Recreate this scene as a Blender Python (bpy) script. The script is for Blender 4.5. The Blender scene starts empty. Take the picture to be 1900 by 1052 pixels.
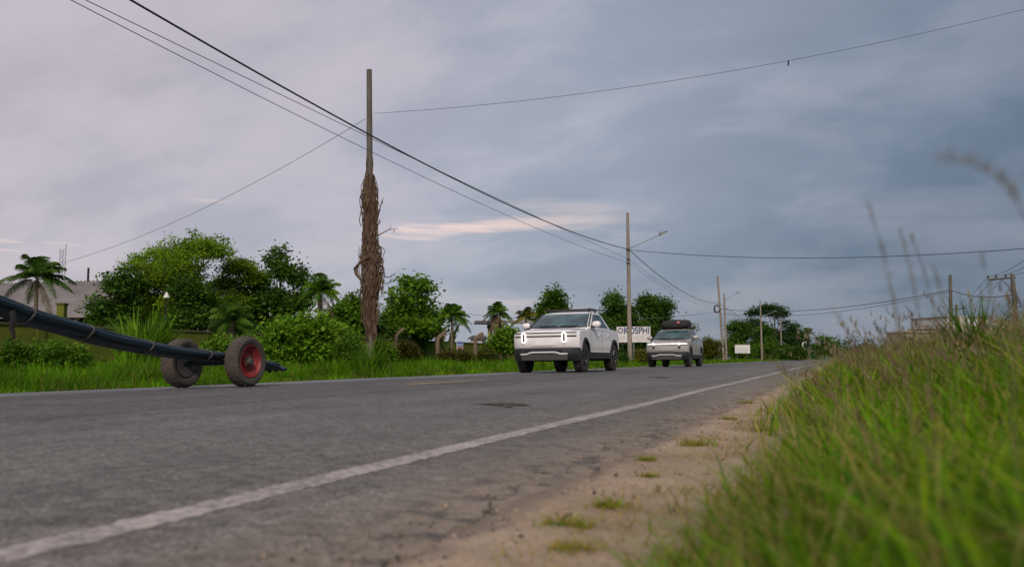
import bpy, bmesh, math, random
import numpy as np
from mathutils import Vector, Matrix

R = math.radians
sc = bpy.context.scene
COL = sc.collection
rng = np.random.default_rng(11)
random.seed(5)

# ------------------------------------------------------------------ camera frame
CAMZ = 0.50
FPX = 1600.0                       # focal length in pixels of a 1900 px wide frame
PITCH = math.atan(139.0 / FPX)
YAW = math.atan(605.0 * math.cos(PITCH) / FPX)
FWD = Vector((-math.sin(YAW) * math.cos(PITCH), math.cos(YAW) * math.cos(PITCH), math.sin(PITCH)))
RGT = Vector((math.cos(YAW), math.sin(YAW), 0.0))
UPV = RGT.cross(FWD)
FH = Vector((-math.sin(YAW), math.cos(YAW), 0.0))
EYE = Vector((0, 0, CAMZ))


def ray(px, py):
    return FWD + RGT * ((px - 950.0) / FPX) + UPV * ((526.0 - py) / FPX)


def pt(px, py, dist):
    """world point seen at (px, py), dist metres ahead of the viewpoint over the ground"""
    r = ray(px, py)
    return EYE + r * (dist / r.dot(FH))


def dist_of(px, lateral):
    """how far ahead the line x = -lateral is met in the direction px"""
    r = ray(px, 665)
    return (-lateral / r.x) * r.dot(FH)


def mpp(dist):
    return dist / FPX


# ------------------------------------------------------------------ tagging
def tag(o, label=None, cat=None, group=None, kind=None):
    if label: o['label'] = label
    if cat: o['category'] = cat
    if group: o['group'] = group
    if kind: o['kind'] = kind
    return o


def thing(name, label, cat, loc=(0, 0, 0), rotz=0.0, group=None):
    o = bpy.data.objects.new(name, None)
    COL.objects.link(o)
    o.location = loc
    o.rotation_euler = (0, 0, rotz)
    o.empty_display_size = 0.2
    return tag(o, label, cat, group)


# ------------------------------------------------------------------ mesh collecting
class MB:
    def __init__(self):
        self.v, self.f = [], []

    def add(self, vs, fs):
        n = len(self.v)
        self.v += [tuple(p) for p in vs]
        self.f += [tuple(i + n for i in q) for q in fs]
        return self

    def box(self, c, s, rz=0.0, taper=1.0):
        cx, cy, cz = c
        sx, sy, sz = s[0] / 2, s[1] / 2, s[2] / 2
        vs = []
        ca, sa = math.cos(rz), math.sin(rz)
        for dz, k in ((-sz, 1.0), (sz, taper)):
            for dx, dy in ((-sx, -sy), (sx, -sy), (sx, sy), (-sx, sy)):
                x, y = dx * k, dy * k
                vs.append((cx + x * ca - y * sa, cy + x * sa + y * ca, cz + dz))
        return self.add(vs, [(3, 2, 1, 0), (4, 5, 6, 7), (0, 1, 5, 4), (1, 2, 6, 5), (2, 3, 7, 6), (3, 0, 4, 7)])

    def tube(self, pts, rad, n=8, cap=True, jitter=0.0):
        pts = [Vector(p) for p in pts]
        m = len(pts)
        if not hasattr(rad, '__len__'):
            rad = [rad] * m
        vs, fs = [], []
        prev = None
        for i, p in enumerate(pts):
            d = (pts[min(i + 1, m - 1)] - pts[max(i - 1, 0)])
            if d.length < 1e-9: d = Vector((0, 0, 1))
            d.normalize()
            if prev is None:
                a = d.cross(Vector((0, 0, 1)))
                if a.length < 1e-3: a = d.cross(Vector((1, 0, 0)))
            else:
                a = prev - d * prev.dot(d)
            a.normalize()
            prev = a
            b = d.cross(a)
            for k in range(n):
                t = 2 * math.pi * k / n
                r = rad[i] * (1 + (random.uniform(-jitter, jitter) if jitter else 0))
                vs.append(p + a * (math.cos(t) * r) + b * (math.sin(t) * r))
        for i in range(m - 1):
            for k in range(n):
                k2 = (k + 1) % n
                fs.append((i * n + k, i * n + k2, (i + 1) * n + k2, (i + 1) * n + k))
        if cap:
            fs.append(tuple(reversed(range(n))))
            fs.append(tuple((m - 1) * n + k for k in range(n)))
        return self.add(vs, fs)

    def lathe(self, prof, n=24, axis='z', c=(0, 0, 0)):
        vs, fs = [], []
        for r, h in prof:
            for k in range(n):
                t = 2 * math.pi * k / n
                a, b = r * math.cos(t), r * math.sin(t)
                q = (a, b, h) if axis == 'z' else ((a, h, b) if axis == 'y' else (h, a, b))
                vs.append((q[0] + c[0], q[1] + c[1], q[2] + c[2]))
        for i in range(len(prof) - 1):
            for k in range(n):
                k2 = (k + 1) % n
                fs.append((i * n + k, i * n + k2, (i + 1) * n + k2, (i + 1) * n + k))
        return self.add(vs, fs)

    def grid(self, rows):
        n = len(rows[0])
        vs = [p for r in rows for p in r]
        fs = [(i * n + k, i * n + k + 1, (i + 1) * n + k + 1, (i + 1) * n + k)
              for i in range(len(rows) - 1) for k in range(n - 1)]
        return self.add(vs, fs)

    def loft(self, rings, cap=True):
        n = len(rings[0])
        vs = [p for r in rings for p in r]
        fs = [(i * n + k, i * n + (k + 1) % n, (i + 1) * n + (k + 1) % n, (i + 1) * n + k)
              for i in range(len(rings) - 1) for k in range(n)]
        if cap:
            fs.append(tuple(reversed(range(n))))
            fs.append(tuple((len(rings) - 1) * n + k for k in range(n)))
        return self.add(vs, fs)

    def build(self, name, m, parent=None, smooth=40, bevel=0.0, loc=None):
        me = bpy.data.meshes.new(name)
        me.from_pydata(self.v, [], self.f)
        bm = bmesh.new()
        bm.from_mesh(me)
        bmesh.ops.recalc_face_normals(bm, faces=bm.faces)
        if bevel:
            es = [e for e in bm.edges if len(e.link_faces) == 2 and e.calc_face_angle(0) > 0.6]
            bmesh.ops.bevel(bm, geom=es, offset=bevel, segments=2, affect='EDGES', profile=0.6, clamp_overlap=True)
        bm.to_mesh(me)
        bm.free()
        if smooth:
            me.polygons.foreach_set('use_smooth', [True] * len(me.polygons))
            me.set_sharp_from_angle(angle=R(smooth))
        me.materials.append(m)
        o = bpy.data.objects.new(name, me)
        COL.objects.link(o)
        if parent: o.parent = parent
        if loc is not None: o.location = loc
        return o


def np_mesh(name, V, F, m, cols=None, parent=None, smooth=False):
    """one mesh from arrays: V (n,3), F (k,4) quads, cols (n,3) leaf colours"""
    me = bpy.data.meshes.new(name)
    V = np.asarray(V, dtype=np.float32)
    F = np.asarray(F, dtype=np.int32)
    me.vertices.add(len(V))
    me.vertices.foreach_set('co', V.ravel())
    k = F.shape[1]
    me.loops.add(F.size)
    me.loops.foreach_set('vertex_index', F.ravel())
    me.polygons.add(len(F))
    me.polygons.foreach_set('loop_start', np.arange(0, F.size, k, dtype=np.int32))
    me.polygons.foreach_set('loop_total', np.full(len(F), k, dtype=np.int32))
    if smooth:
        me.polygons.foreach_set('use_smooth', np.ones(len(F), dtype=bool))
    me.update(calc_edges=True)
    if cols is not None:
        a = me.attributes.new('tint', 'FLOAT_COLOR', 'POINT')
        c4 = np.ones((len(V), 4), dtype=np.float32)
        c4[:, :3] = cols
        a.data.foreach_set('color', c4.ravel())
    me.materials.append(m)
    o = bpy.data.objects.new(name, me)
    COL.objects.link(o)
    if parent: o.parent = parent
    return o


# ------------------------------------------------------------------ materials
def new_mat(name):
    m = bpy.data.materials.new(name)
    m.use_nodes = True
    nt = m.node_tree
    return m, nt, nt.nodes['Principled BSDF'], nt.nodes['Material Output']


def N(nt, kind, **kw):
    n = nt.nodes.new(kind)
    for k, v in kw.items():
        if hasattr(n, k): setattr(n, k, v)
        else: n.inputs[k].default_value = v
    return n


def ramp(nt, stops, fac=None, interp='LINEAR'):
    n = nt.nodes.new('ShaderNodeValToRGB')
    e = n.color_ramp.elements
    n.color_ramp.interpolation = interp
    e[0].position, e[0].color = stops[0][0], (*stops[0][1], 1)
    e[1].position, e[1].color = stops[-1][0], (*stops[-1][1], 1)
    for p, c in stops[1:-1]:
        x = e.new(p)
        x.color = (*c, 1)
    if fac is not None: nt.links.new(fac, n.inputs['Fac'])
    return n


def g3(v):
    return (v, v, v)


def surf(name, c1, c2=None, scale=6.0, rough=0.6, metal=0.0, bump=0.0, bscale=None, stretch=None, spec=0.5, coat=0.0, detail=5.0):
    m, nt, b, out = new_mat(name)
    b.inputs['Roughness'].default_value = rough
    b.inputs['Metallic'].default_value = metal
    b.inputs['Specular IOR Level'].default_value = spec
    b.inputs['Coat Weight'].default_value = coat
    b.inputs['Coat Roughness'].default_value = 0.08
    c2 = c2 or tuple(x * 0.8 for x in c1)
    tc = N(nt, 'ShaderNodeTexCoord')
    src = tc.outputs['Object']
    if stretch:
        mp = N(nt, 'ShaderNodeMapping')
        mp.inputs['Scale'].default_value = stretch
        nt.links.new(src, mp.inputs['Vector'])
        src = mp.outputs['Vector']
    no = N(nt, 'ShaderNodeTexNoise', Scale=scale, Detail=detail, Roughness=0.62)
    nt.links.new(src, no.inputs['Vector'])
    rp = ramp(nt, [(0.34, c1), (0.66, c2)], no.outputs['Fac'])
    nt.links.new(rp.outputs['Color'], b.inputs['Base Color'])
    if bump:
        n2 = N(nt, 'ShaderNodeTexNoise', Scale=bscale or scale * 4, Detail=6.0)
        nt.links.new(src, n2.inputs['Vector'])
        bp = N(nt, 'ShaderNodeBump', Strength=bump, Distance=0.02)
        nt.links.new(n2.outputs['Fac'], bp.inputs['Height'])
        nt.links.new(bp.outputs['Normal'], b.inputs['Normal'])
    return m


def leaf_mat(name, rough=0.55, trans=0.3, spec=0.3):
    m, nt, b, out = new_mat(name)
    at = N(nt, 'ShaderNodeAttribute', attribute_name='tint')
    nt.links.new(at.outputs['Color'], b.inputs['Base Color'])
    b.inputs['Roughness'].default_value = rough
    b.inputs['Specular IOR Level'].default_value = spec
    tl = N(nt, 'ShaderNodeBsdfTranslucent')
    nt.links.new(at.outputs['Color'], tl.inputs['Color'])
    mx = N(nt, 'ShaderNodeMixShader', Fac=trans)
    nt.links.new(b.outputs['BSDF'], mx.inputs[1])
    nt.links.new(tl.outputs['BSDF'], mx.inputs[2])
    nt.links.new(mx.outputs['Shader'], out.inputs['Surface'])
    return m


def glow(name, c, strength):
    m, nt, b, out = new_mat(name)
    b.inputs['Base Color'].default_value = (*c, 1)
    b.inputs['Emission Color'].default_value = (*c, 1)
    b.inputs['Emission Strength'].default_value = strength
    return m


M_LEAF = leaf_mat('leaf', .6, .42, .15)
M_GRASS = leaf_mat('grass_blade', 0.6, 0.38, 0.10)
M_BARK = surf('bark', (.10, .075, .05), (.05, .038, .026), 9, 0.9, bump=0.6, stretch=(1, 1, .25))
M_PALMTRUNK = surf('palm_trunk', (.17, .13, .085), (.09, .07, .045), 5, 0.9, bump=0.5, stretch=(.3, .3, 3))
M_CONC = surf('pole_concrete', (.30, .255, .205), (.20, .165, .13), 2.2, 0.85, bump=0.3, bscale=18, stretch=(2.5, 2.5, .35))
M_CONCDARK = surf('pole_concrete_weathered', (.16, .14, .115), (.085, .075, .06), 2.2, 0.9, bump=0.3, bscale=18, stretch=(2.5, 2.5, .35))
M_GALV = surf('galvanised_steel', (.36, .37, .37), (.25, .26, .26), 9, 0.45, 0.7)
M_WIRE = surf('cable_sheath', (.028, .028, .03), (.018, .018, .02), 4, 0.6)
M_WIRETHIN = surf('wire_aluminium', (.10, .10, .11), (.07, .07, .08), 4, 0.5)
M_VINE = surf('dead_vine', (.175, .115, .068), (.055, .036, .022), 5, 0.9, bump=0.6)
M_VINE2 = surf('dead_vine_mat', (.115, .066, .036), (.030, .019, .011), 7, 0.95, bump=1.0, bscale=22, stretch=(2, 2, .45))
M_WALL = surf('olive_wall_paint', (.125, .145, .004), (.09, .10, .004), .8, 0.85, bump=0.15, bscale=12)
M_WALLCAP = surf('olive_wall_cap', (.10, .095, .02), (.06, .055, .018), 2, 0.9)
M_ROOF = surf('corrugated_roof', (.30, .27, .26), (.20, .18, .175), 1.2, 0.65, 0.2)
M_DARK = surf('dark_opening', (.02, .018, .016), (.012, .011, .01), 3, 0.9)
M_CREAM = surf('cream_render', (.50, .46, .38), (.40, .36, .29), 1.2, 0.85)
M_WHITEWALL = surf('white_render', (.62, .62, .62), (.52, .52, .53), .5, 0.8)
M_TANWALL = surf('tan_render', (.48, .39, .30), (.38, .30, .22), .7, 0.85)
M_ROOFDARK = surf('dark_roof_sheet', (.07, .06, .055), (.045, .04, .037), 2, 0.7)
M_LIME = surf('lime_column_paint', (.42, .44, .16), (.32, .34, .12), 2, 0.8)
M_WHITE = surf('white_sign_enamel', (.72, .69, .66), (.64, .61, .58), 3, 0.5)
M_NAVY = surf('navy_sign_ink', (.03, .055, .17), (.025, .045, .14), 3, 0.6)
M_SLATE = surf('faded_sign_ink', (.34, .33, .38), (.40, .38, .42), 3, 0.7)
M_BLUE = surf('blue_sign_ink', (.10, .17, .42), (.09, .15, .36), 3, 0.6)
M_RED = surf('red_sign_ink', (.40, .05, .05), (.34, .045, .045), 3, 0.6)
M_PINK = surf('faded_red_ink', (.50, .33, .31), (.55, .37, .34), 3, 0.7)
M_TAN = surf('post_concrete', (.21, .145, .09), (.125, .085, .055), 4, 0.9, bump=0.4, bscale=25)

GRASS_GREEN = np.array([[.085, .235, .003], [.125, .275, .003], [.17, .285, .004], [.235, .30, .006], [.05, .18, .004]])
GRASS_DRY = np.array([[.36, .28, .085], [.30, .25, .07], [.40, .31, .13], [.27, .245, .045]])

# ------------------------------------------------------------------ lie of the land
X_NEAR, X_FAR = -1.04, -11.15
XC = (X_NEAR + X_FAR) / 2
HALF = (X_NEAR - X_FAR) / 2
CROWN = 0.11


def road_z(x):
    return CROWN * (1 - ((x - XC) / HALF) ** 2)


def sstep(a, b, x):
    t = np.clip((x - a) / (b - a), 0, 1)
    return t * t * (3 - 2 * t)


def ground_z(x, y):
    x = np.asarray(x, dtype=float)
    y = np.asarray(y, dtype=float)
    bank = 0.44 * sstep(-0.75, 2.6, x) + 0.10 * sstep(3.0, 14.0, x)
    wob = 0.03 * np.sin(x * 1.7 + y * .9) * np.sin(y * .53 + 1.3) * sstep(-0.4, 1.2, x)
    verge = 0.06 * sstep(-11.5, -14.0, x) * (1 + .5 * np.sin(y * .31) * np.sin(x * .6))
    return np.where(x > -5, bank + wob, verge) - 0.02


def vnoise(x, seed, amp):
    r = np.random.default_rng(seed)
    out = np.zeros_like(x)
    for k in range(7):
        f = .22 * 1.9 ** k
        out += np.sin(x * f * 2 * np.pi * .5 + r.uniform(0, 6.3)) * amp / (1.35 ** k)
    return out


# ground: one sheet to the horizon
def axis(fine_lo, fine_hi, step, far, grow=1.35):
    a = list(np.arange(fine_lo, fine_hi + 1e-6, step))
    s = step
    lo, hi = a[0], a[-1]
    L, H = [], []
    while lo > -far:
        s *= grow; lo -= s; L.append(lo)
    s = step
    while hi < far:
        s *= grow; hi += s; H.append(hi)
    return np.array(L[::-1] + a + H)


gx = axis(-20, 16, .4, 4000)
gy = axis(-6, 40, .5, 4000)
XX, YY = np.meshgrid(gx, gy)
ZZ = ground_z(XX, YY)
ZZ = np.where((XX < X_NEAR) & (XX > X_FAR), -0.06, ZZ)
nx_ = len(gx)
V = np.stack([XX.ravel(), YY.ravel(), ZZ.ravel()], 1)
I = np.arange(len(V)).reshape(XX.shape)
F = np.stack([I[:-1, :-1].ravel(), I[:-1, 1:].ravel(), I[1:, 1:].ravel(), I[1:, :-1].ravel()], 1)
M_SOIL = surf('soil_under_grass', (.045, .055, .014), (.075, .06, .03), .8, 0.95, bump=0.5, bscale=14)
tag(np_mesh('ground', V, F, M_SOIL, smooth=True), 'grassy soil on both sides of the road', 'ground', kind='structure')


# dirt shoulder
def dirt_material():
    m, nt, b, out = new_mat('sandy_dirt')
    tc = N(nt, 'ShaderNodeTexCoord')
    n1 = N(nt, 'ShaderNodeTexNoise', Scale=1.6, Detail=8.0, Roughness=.62)
    n2 = N(nt, 'ShaderNodeTexNoise', Scale=38.0, Detail=4.0, Roughness=.7)
    n3 = N(nt, 'ShaderNodeTexVoronoi', Scale=55.0)
    for n in (n1, n2, n3): nt.links.new(tc.outputs['Object'], n.inputs['Vector'])
    r1 = ramp(nt, [(.30, (.28, .205, .14)), (.5, (.38, .285, .20)), (.72, (.46, .36, .26))], n1.outputs['Fac'])
    r2 = ramp(nt, [(.3, g3(.72)), (.65, g3(1.12))], n2.outputs['Fac'])
    mx = N(nt, 'ShaderNodeMix', data_type='RGBA', blend_type='MULTIPLY')
    mx.inputs[0].default_value = 1
    nt.links.new(r1.outputs['Color'], mx.inputs[6]); nt.links.new(r2.outputs['Color'], mx.inputs[7])
    r3 = ramp(nt, [(.05, g3(.45)), (.16, g3(1.0))], n3.outputs['Distance'])
    n4 = N(nt, 'ShaderNodeTexNoise', Scale=5.0, Detail=3.0)
    nt.links.new(tc.outputs['Object'], n4.inputs['Vector'])
    r4 = ramp(nt, [(.56, g3(0)), (.64, g3(1))], n4.outputs['Fac'])
    mx2 = N(nt, 'ShaderNodeMix', data_type='RGBA', blend_type='MULTIPLY')
    nt.links.new(r4.outputs['Color'], mx2.inputs[0])
    nt.links.new(mx.outputs[2], mx2.inputs[6]); nt.links.new(r3.outputs['Color'], mx2.inputs[7])
    sx_ = N(nt, 'ShaderNodeSeparateXYZ'); nt.links.new(tc.outputs['Object'], sx_.inputs['Vector'])
    mrx = N(nt, 'ShaderNodeMapRange'); mrx.inputs['From Min'].default_value = -.85; mrx.inputs['From Max'].default_value = -1.12
    nt.links.new(sx_.outputs['X'], mrx.inputs['Value'])
    n7 = N(nt, 'ShaderNodeTexNoise', Scale=7.0, Detail=7.0, Roughness=.7)
    nt.links.new(tc.outputs['Object'], n7.inputs['Vector'])
    ad7 = N(nt, 'ShaderNodeMath', operation='MULTIPLY_ADD'); ad7.inputs[1].default_value = .75
    nt.links.new(mrx.outputs['Result'], ad7.inputs[0]); nt.links.new(n7.outputs['Fac'], ad7.inputs[2])
    r7 = ramp(nt, [(.76, g3(0)), (1.08, g3(.8))], ad7.outputs['Value'])
    mx7 = N(nt, 'ShaderNodeMix', data_type='RGBA'); mx7.inputs[7].default_value = (.18, .152, .125, 1)
    nt.links.new(r7.outputs['Color'], mx7.inputs[0]); nt.links.new(mx2.outputs[2], mx7.inputs[6])
    nt.links.new(mx7.outputs[2], b.inputs['Base Color'])
    b.inputs['Roughness'].default_value = .95
    b.inputs['Specular IOR Level'].default_value = .15
    bp = N(nt, 'ShaderNodeBump', Strength=.7, Distance=.015)
    nt.links.new(n2.outputs['Fac'], bp.inputs['Height'])
    nt.links.new(bp.outputs['Normal'], b.inputs['Normal'])
    return m


M_DIRT = dirt_material()
ys = np.concatenate([np.arange(-2, 9, .045), np.arange(9, 30, .2), np.arange(30, 140, 2.0)])
xs = np.concatenate([np.arange(-1.85, .5, .045), [.6, .8, 1.1]])
XX, YY = np.meshgrid(xs, ys)
bump = .009 * np.sin(XX * 9 + np.sin(YY * 3) * 2) * np.sin(YY * 7.3 + XX * 4) + .004 * np.sin(XX * 31 + YY * 23) * np.sin(YY * 27 - XX * 12)
ZZ = ground_z(XX, YY) + .017 + bump
ZZ = np.where(XX < -1.2, np.minimum(ZZ, -.012), ZZ)
V = np.stack([XX.ravel(), YY.ravel(), ZZ.ravel()], 1)
I = np.arange(len(V)).reshape(XX.shape)
F = np.stack([I[:-1, :-1].ravel(), I[:-1, 1:].ravel(), I[1:, 1:].ravel(), I[1:, :-1].ravel()], 1)
tag(np_mesh('dirt_shoulder', V, F, M_DIRT, smooth=True), 'sandy brown dirt shoulder between asphalt and tall grass', 'shoulder', kind='structure')


# road
def asphalt_material():
    m, nt, b, out = new_mat('old_asphalt')
    tc = N(nt, 'ShaderNodeTexCoord')
    sp = N(nt, 'ShaderNodeSeparateXYZ')
    nt.links.new(tc.outputs['Object'], sp.inputs['Vector'])
    # lane bands: lighter bluish far strip, darker middle, with slightly wandering joints
    mpw = N(nt, 'ShaderNodeMapping'); mpw.inputs['Scale'].default_value = (.15, .35, 1)
    nt.links.new(tc.outputs['Object'], mpw.inputs['Vector'])
    wob = N(nt, 'ShaderNodeTexNoise', Scale=1.0, Detail=4.0)
    nt.links.new(mpw.outputs['Vector'], wob.inputs['Vector'])
    ma = N(nt, 'ShaderNodeMath', operation='MULTIPLY_ADD'); ma.inputs[1].default_value = .9
    nt.links.new(wob.outputs['Fac'], ma.inputs[0]); nt.links.new(sp.outputs['X'], ma.inputs[2])
    mr = N(nt, 'ShaderNodeMapRange')
    mr.inputs['From Min'].default_value = X_FAR + .45; mr.inputs['From Max'].default_value = X_NEAR + .45
    nt.links.new(ma.outputs['Value'], mr.inputs['Value'])
    band = ramp(nt, [(0, (.205, .205, .22)), (.28, (.195, .195, .207)), (.288, (.065, .064, .065)), (.302, (.115, .112, .110)),
                     (.60, (.119, .116, .112)), (.606, (.085, .082, .08)), (.616, (.136, .132, .125)), (.70, (.152, .146, .136)), (.86, (.157, .150, .138)), (.94, (.172, .158, .140)), (1, (.20, .17, .14))], mr.outputs['Result'])
    # aggregate
    n1 = N(nt, 'ShaderNodeTexNoise', Scale=70.0, Detail=3.0, Roughness=.7)
    n2 = N(nt, 'ShaderNodeTexNoise', Scale=1.3, Detail=6.0, Roughness=.6)
    v1 = N(nt, 'ShaderNodeTexVoronoi', Scale=42.0)
    n3 = N(nt, 'ShaderNodeTexNoise', Scale=14.0, Detail=5.0, Roughness=.65)
    for n in (n1, n2, v1, n3): nt.links.new(tc.outputs['Object'], n.inputs['Vector'])
    mps = N(nt, 'ShaderNodeMapping'); mps.inputs['Scale'].default_value = (1.6, .12, 1)
    nt.links.new(tc.outputs['Object'], mps.inputs['Vector'])
    n4 = N(nt, 'ShaderNodeTexNoise', Scale=1.0, Detail=5.0, Roughness=.6)
    nt.links.new(mps.outputs['Vector'], n4.inputs['Vector'])
    cur = band.outputs['Color']
    for src, lo, hi, a, c in ((n1.outputs['Fac'], .36, .66, .50, 1.6), (n2.outputs['Fac'], .3, .7, .84, 1.16), (n3.outputs['Fac'], .34, .68, .64, 1.34),
                              (n4.outputs['Fac'], .3, .7, .80, 1.20), (v1.outputs['Distance'], .05, .5, 1.18, .86)):
        r = ramp(nt, [(lo, g3(a)), (hi, g3(c))], src)
        mx = N(nt, 'ShaderNodeMix', data_type='RGBA', blend_type='MULTIPLY'); mx.inputs[0].default_value = 1
        nt.links.new(cur, mx.inputs[6]); nt.links.new(r.outputs['Color'], mx.inputs[7])
        cur = mx.outputs[2]
    # broken dark patches and dust by the near edge
    mr2 = N(nt, 'ShaderNodeMapRange')
    mr2.inputs['From Min'].default_value = -1.62; mr2.inputs['From Max'].default_value = -1.02
    nt.links.new(sp.outputs['X'], mr2.inputs['Value'])
    n5 = N(nt, 'ShaderNodeTexNoise', Scale=2.1, Detail=7.0, Roughness=.66)
    nt.links.new(tc.outputs['Object'], n5.inputs['Vector'])
    du = N(nt, 'ShaderNodeMath', operation='MULTIPLY'); nt.links.new(mr2.outputs['Result'], du.inputs[0])
    r5 = ramp(nt, [(.34, g3(.10)), (.62, g3(.95))], n5.outputs['Fac'])
    nt.links.new(r5.outputs['Color'], du.inputs[1])
    mxd = N(nt, 'ShaderNodeMix', data_type='RGBA'); mxd.inputs[7].default_value = (.29, .225, .165, 1)
    nt.links.new(du.outputs['Value'], mxd.inputs[0]); nt.links.new(cur, mxd.inputs[6])
    mr3 = N(nt, 'ShaderNodeMapRange')
    mr3.inputs['From Min'].default_value = -1.6; mr3.inputs['From Max'].default_value = -1.1
    nt.links.new(sp.outputs['X'], mr3.inputs['Value'])
    n6 = N(nt, 'ShaderNodeTexNoise', Scale=6.5, Detail=6.0, Roughness=.7)
    nt.links.new(tc.outputs['Object'], n6.inputs['Vector'])
    r6 = ramp(nt, [(.50, g3(0)), (.60, g3(.85))], n6.outputs['Fac'])
    cr = N(nt, 'ShaderNodeMath', operation='MULTIPLY')
    nt.links.new(mr3.outputs['Result'], cr.inputs[0]); nt.links.new(r6.outputs['Color'], cr.inputs[1])
    mxe = N(nt, 'ShaderNodeMix', data_type='RGBA'); mxe.inputs[7].default_value = (.055, .05, .048, 1)
    nt.links.new(cr.outputs['Value'], mxe.inputs[0]); nt.links.new(mxd.outputs[2], mxe.inputs[6])
    nt.links.new(mxe.outputs[2], b.inputs['Base Color'])
    b.inputs['Roughness'].default_value = .82
    b.inputs['Specular IOR Level'].default_value = .25
    bp = N(nt, 'ShaderNodeBump', Strength=.55, Distance=.006)
    nt.links.new(n1.outputs['Fac'], bp.inputs['Height'])
    nt.links.new(bp.outputs['Normal'], b.inputs['Normal'])
    return m


M_ASPHALT = asphalt_material()
ys = np.concatenate([np.arange(-4, 12, .05), np.arange(12, 40, .25), np.arange(40, 200, 2.5), np.arange(200, 1500, 40)])
edge = X_NEAR - .02 + vnoise(ys, 3, .035) + np.random.default_rng(2).normal(0, .012, len(ys)) * (ys < 20)
u = np.concatenate([np.linspace(0, 1, 22)[:-1], [1.0]])
XX = X_FAR + (edge[:, None] - X_FAR) * u[None, :]
YY = np.repeat(ys[:, None], len(u), 1)
ZZ = road_z(XX) + .004 * np.sin(YY * .7 + XX) * (u[None, :] < .97)
low = np.stack([edge + .015, ys, np.full(len(ys), -.03)], 1)
top = np.stack([XX, YY, ZZ], 2)
lowf = np.stack([np.full(len(ys), X_FAR - .01), ys, np.full(len(ys), -.05)], 1)
G = np.concatenate([lowf[:, None, :], top, low[:, None, :]], 1)
V = G.reshape(-1, 3)
I = np.arange(len(V)).reshape(G.shape[:2])
F = np.stack([I[:-1, :-1].ravel(), I[:-1, 1:].ravel(), I[1:, 1:].ravel(), I[1:, :-1].ravel()], 1)
ro = np_mesh('road', V, F, M_ASPHALT, smooth=True)
ro.data.set_sharp_from_angle(angle=R(35))
tag(ro, 'worn grey two lane asphalt road', 'road', kind='structure')


def paint_material(name, col, under, lo, hi):
    m, nt, b, out = new_mat(name)
    tc = N(nt, 'ShaderNodeTexCoord')
    n1 = N(nt, 'ShaderNodeTexNoise', Scale=26.0, Detail=6.0, Roughness=.72)
    nt.links.new(tc.outputs['Object'], n1.inputs['Vector'])
    n2 = N(nt, 'ShaderNodeTexNoise', Scale=3.0, Detail=3.0)
    nt.links.new(tc.outputs['Object'], n2.inputs['Vector'])
    ad = N(nt, 'ShaderNodeMath', operation='MULTIPLY_ADD'); ad.inputs[1].default_value = .35
    nt.links.new(n2.outputs['Fac'], ad.inputs[0]); nt.links.new(n1.outputs['Fac'], ad.inputs[2])
    r = ramp(nt, [(lo, under), (hi, col)], ad.outputs['Value'])
    nt.links.new(r.outputs['Color'], b.inputs['Base Color'])
    b.inputs['Roughness'].default_value = .8
    b.inputs['Specular IOR Level'].default_value = .25
    return m


def stripe(name, x0, x1, y0, y1, m, label, ragged=.012, seed=1):
    ys = np.concatenate([np.arange(y0, min(y1, 14), .03), np.arange(max(y0, 14), y1, .6)]) if y1 > 14 else np.arange(y0, y1, .03)
    r = np.random.default_rng(seed)
    a = x0 + r.normal(0, ragged, len(ys)) * .6; c = x1 + r.normal(0, ragged, len(ys)) * .6
    uu = np.linspace(0, 1, 4)
    XX = a[:, None] + (c - a)[:, None] * uu
    YY = np.repeat(ys[:, None], 4, 1)
    ZZ = road_z(XX) + .004 * np.sin(YY * .7 + XX) + .002
    V = np.stack([XX.ravel(), YY.ravel(), ZZ.ravel()], 1)
    I = np.arange(len(V)).reshape(XX.shape)
    F = np.stack([I[:-1, :-1].ravel(), I[:-1, 1:].ravel(), I[1:, 1:].ravel(), I[1:, :-1].ravel()], 1)
    return tag(np_mesh(name, V, F, m, smooth=True), label, 'road marking', kind='structure')


M_PAINT = paint_material('worn_white_paint', (.46, .41, .38), (.17, .155, .142), .55, .77)
M_PAINTFAR = paint_material('worn_white_paint_far', (.62, .58, .54), (.30, .28, .26), .40, .60)
M_YELLOW = paint_material('worn_yellow_paint', (.52, .33, .10), (.19, .16, .11), .50, .74)
stripe('edge_line', -1.945, -1.815, -3, 120, M_PAINT, 'worn white edge line nearest the dirt shoulder', .010, 4)
stripe('edge_line', -11.03, -10.88, -3, 120, M_PAINTFAR, 'white edge line along the far grass verge', .02, 5)
stripe('centre_line', -6.12, -5.99, 11.6, 14.9, M_YELLOW, 'short faded yellow centre dash on the asphalt', .008, 6)

# potholes filled with loose black chippings
M_POT = surf('broken_asphalt', (.022, .021, .021), (.10, .08, .062), 7, .95, bump=.9, bscale=60)


def pothole(px, py, lx, ly, seed, label):
    r = ray(px, py)
    p = EYE + r * ((CAMZ - .09) / -r.z)
    rr = np.random.default_rng(seed)
    n = 40
    ring = []
    for k in range(n):
        a = 2 * math.pi * k / n
        q = .62 + .34 * math.sin(2 * a + .6) * math.sin(3 * a + seed) + .18 * math.sin(7 * a + seed) + rr.uniform(-.12, .12)
        q = max(q, .12) + (.6 if abs(a - 3.5) < .14 else 0)
        ring.append((p.x + math.cos(a) * lx * q, p.y + math.sin(a) * ly * q))
    rows = []
    for s, dz in ((1.0, .0045), (.7, .010), (.35, .006), (.02, .008)):
        rows.append([(p.x + (x - p.x) * s, p.y + (y - p.y) * s, road_z(p.x + (x - p.x) * s) + .004 + dz + (rr.uniform(0, .006) if s < 1 else 0)) for x, y in ring + ring[:1]])
    o = MB().grid(rows).build('pothole', M_POT)
    tag(o, label, 'pothole', kind='structure')


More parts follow.
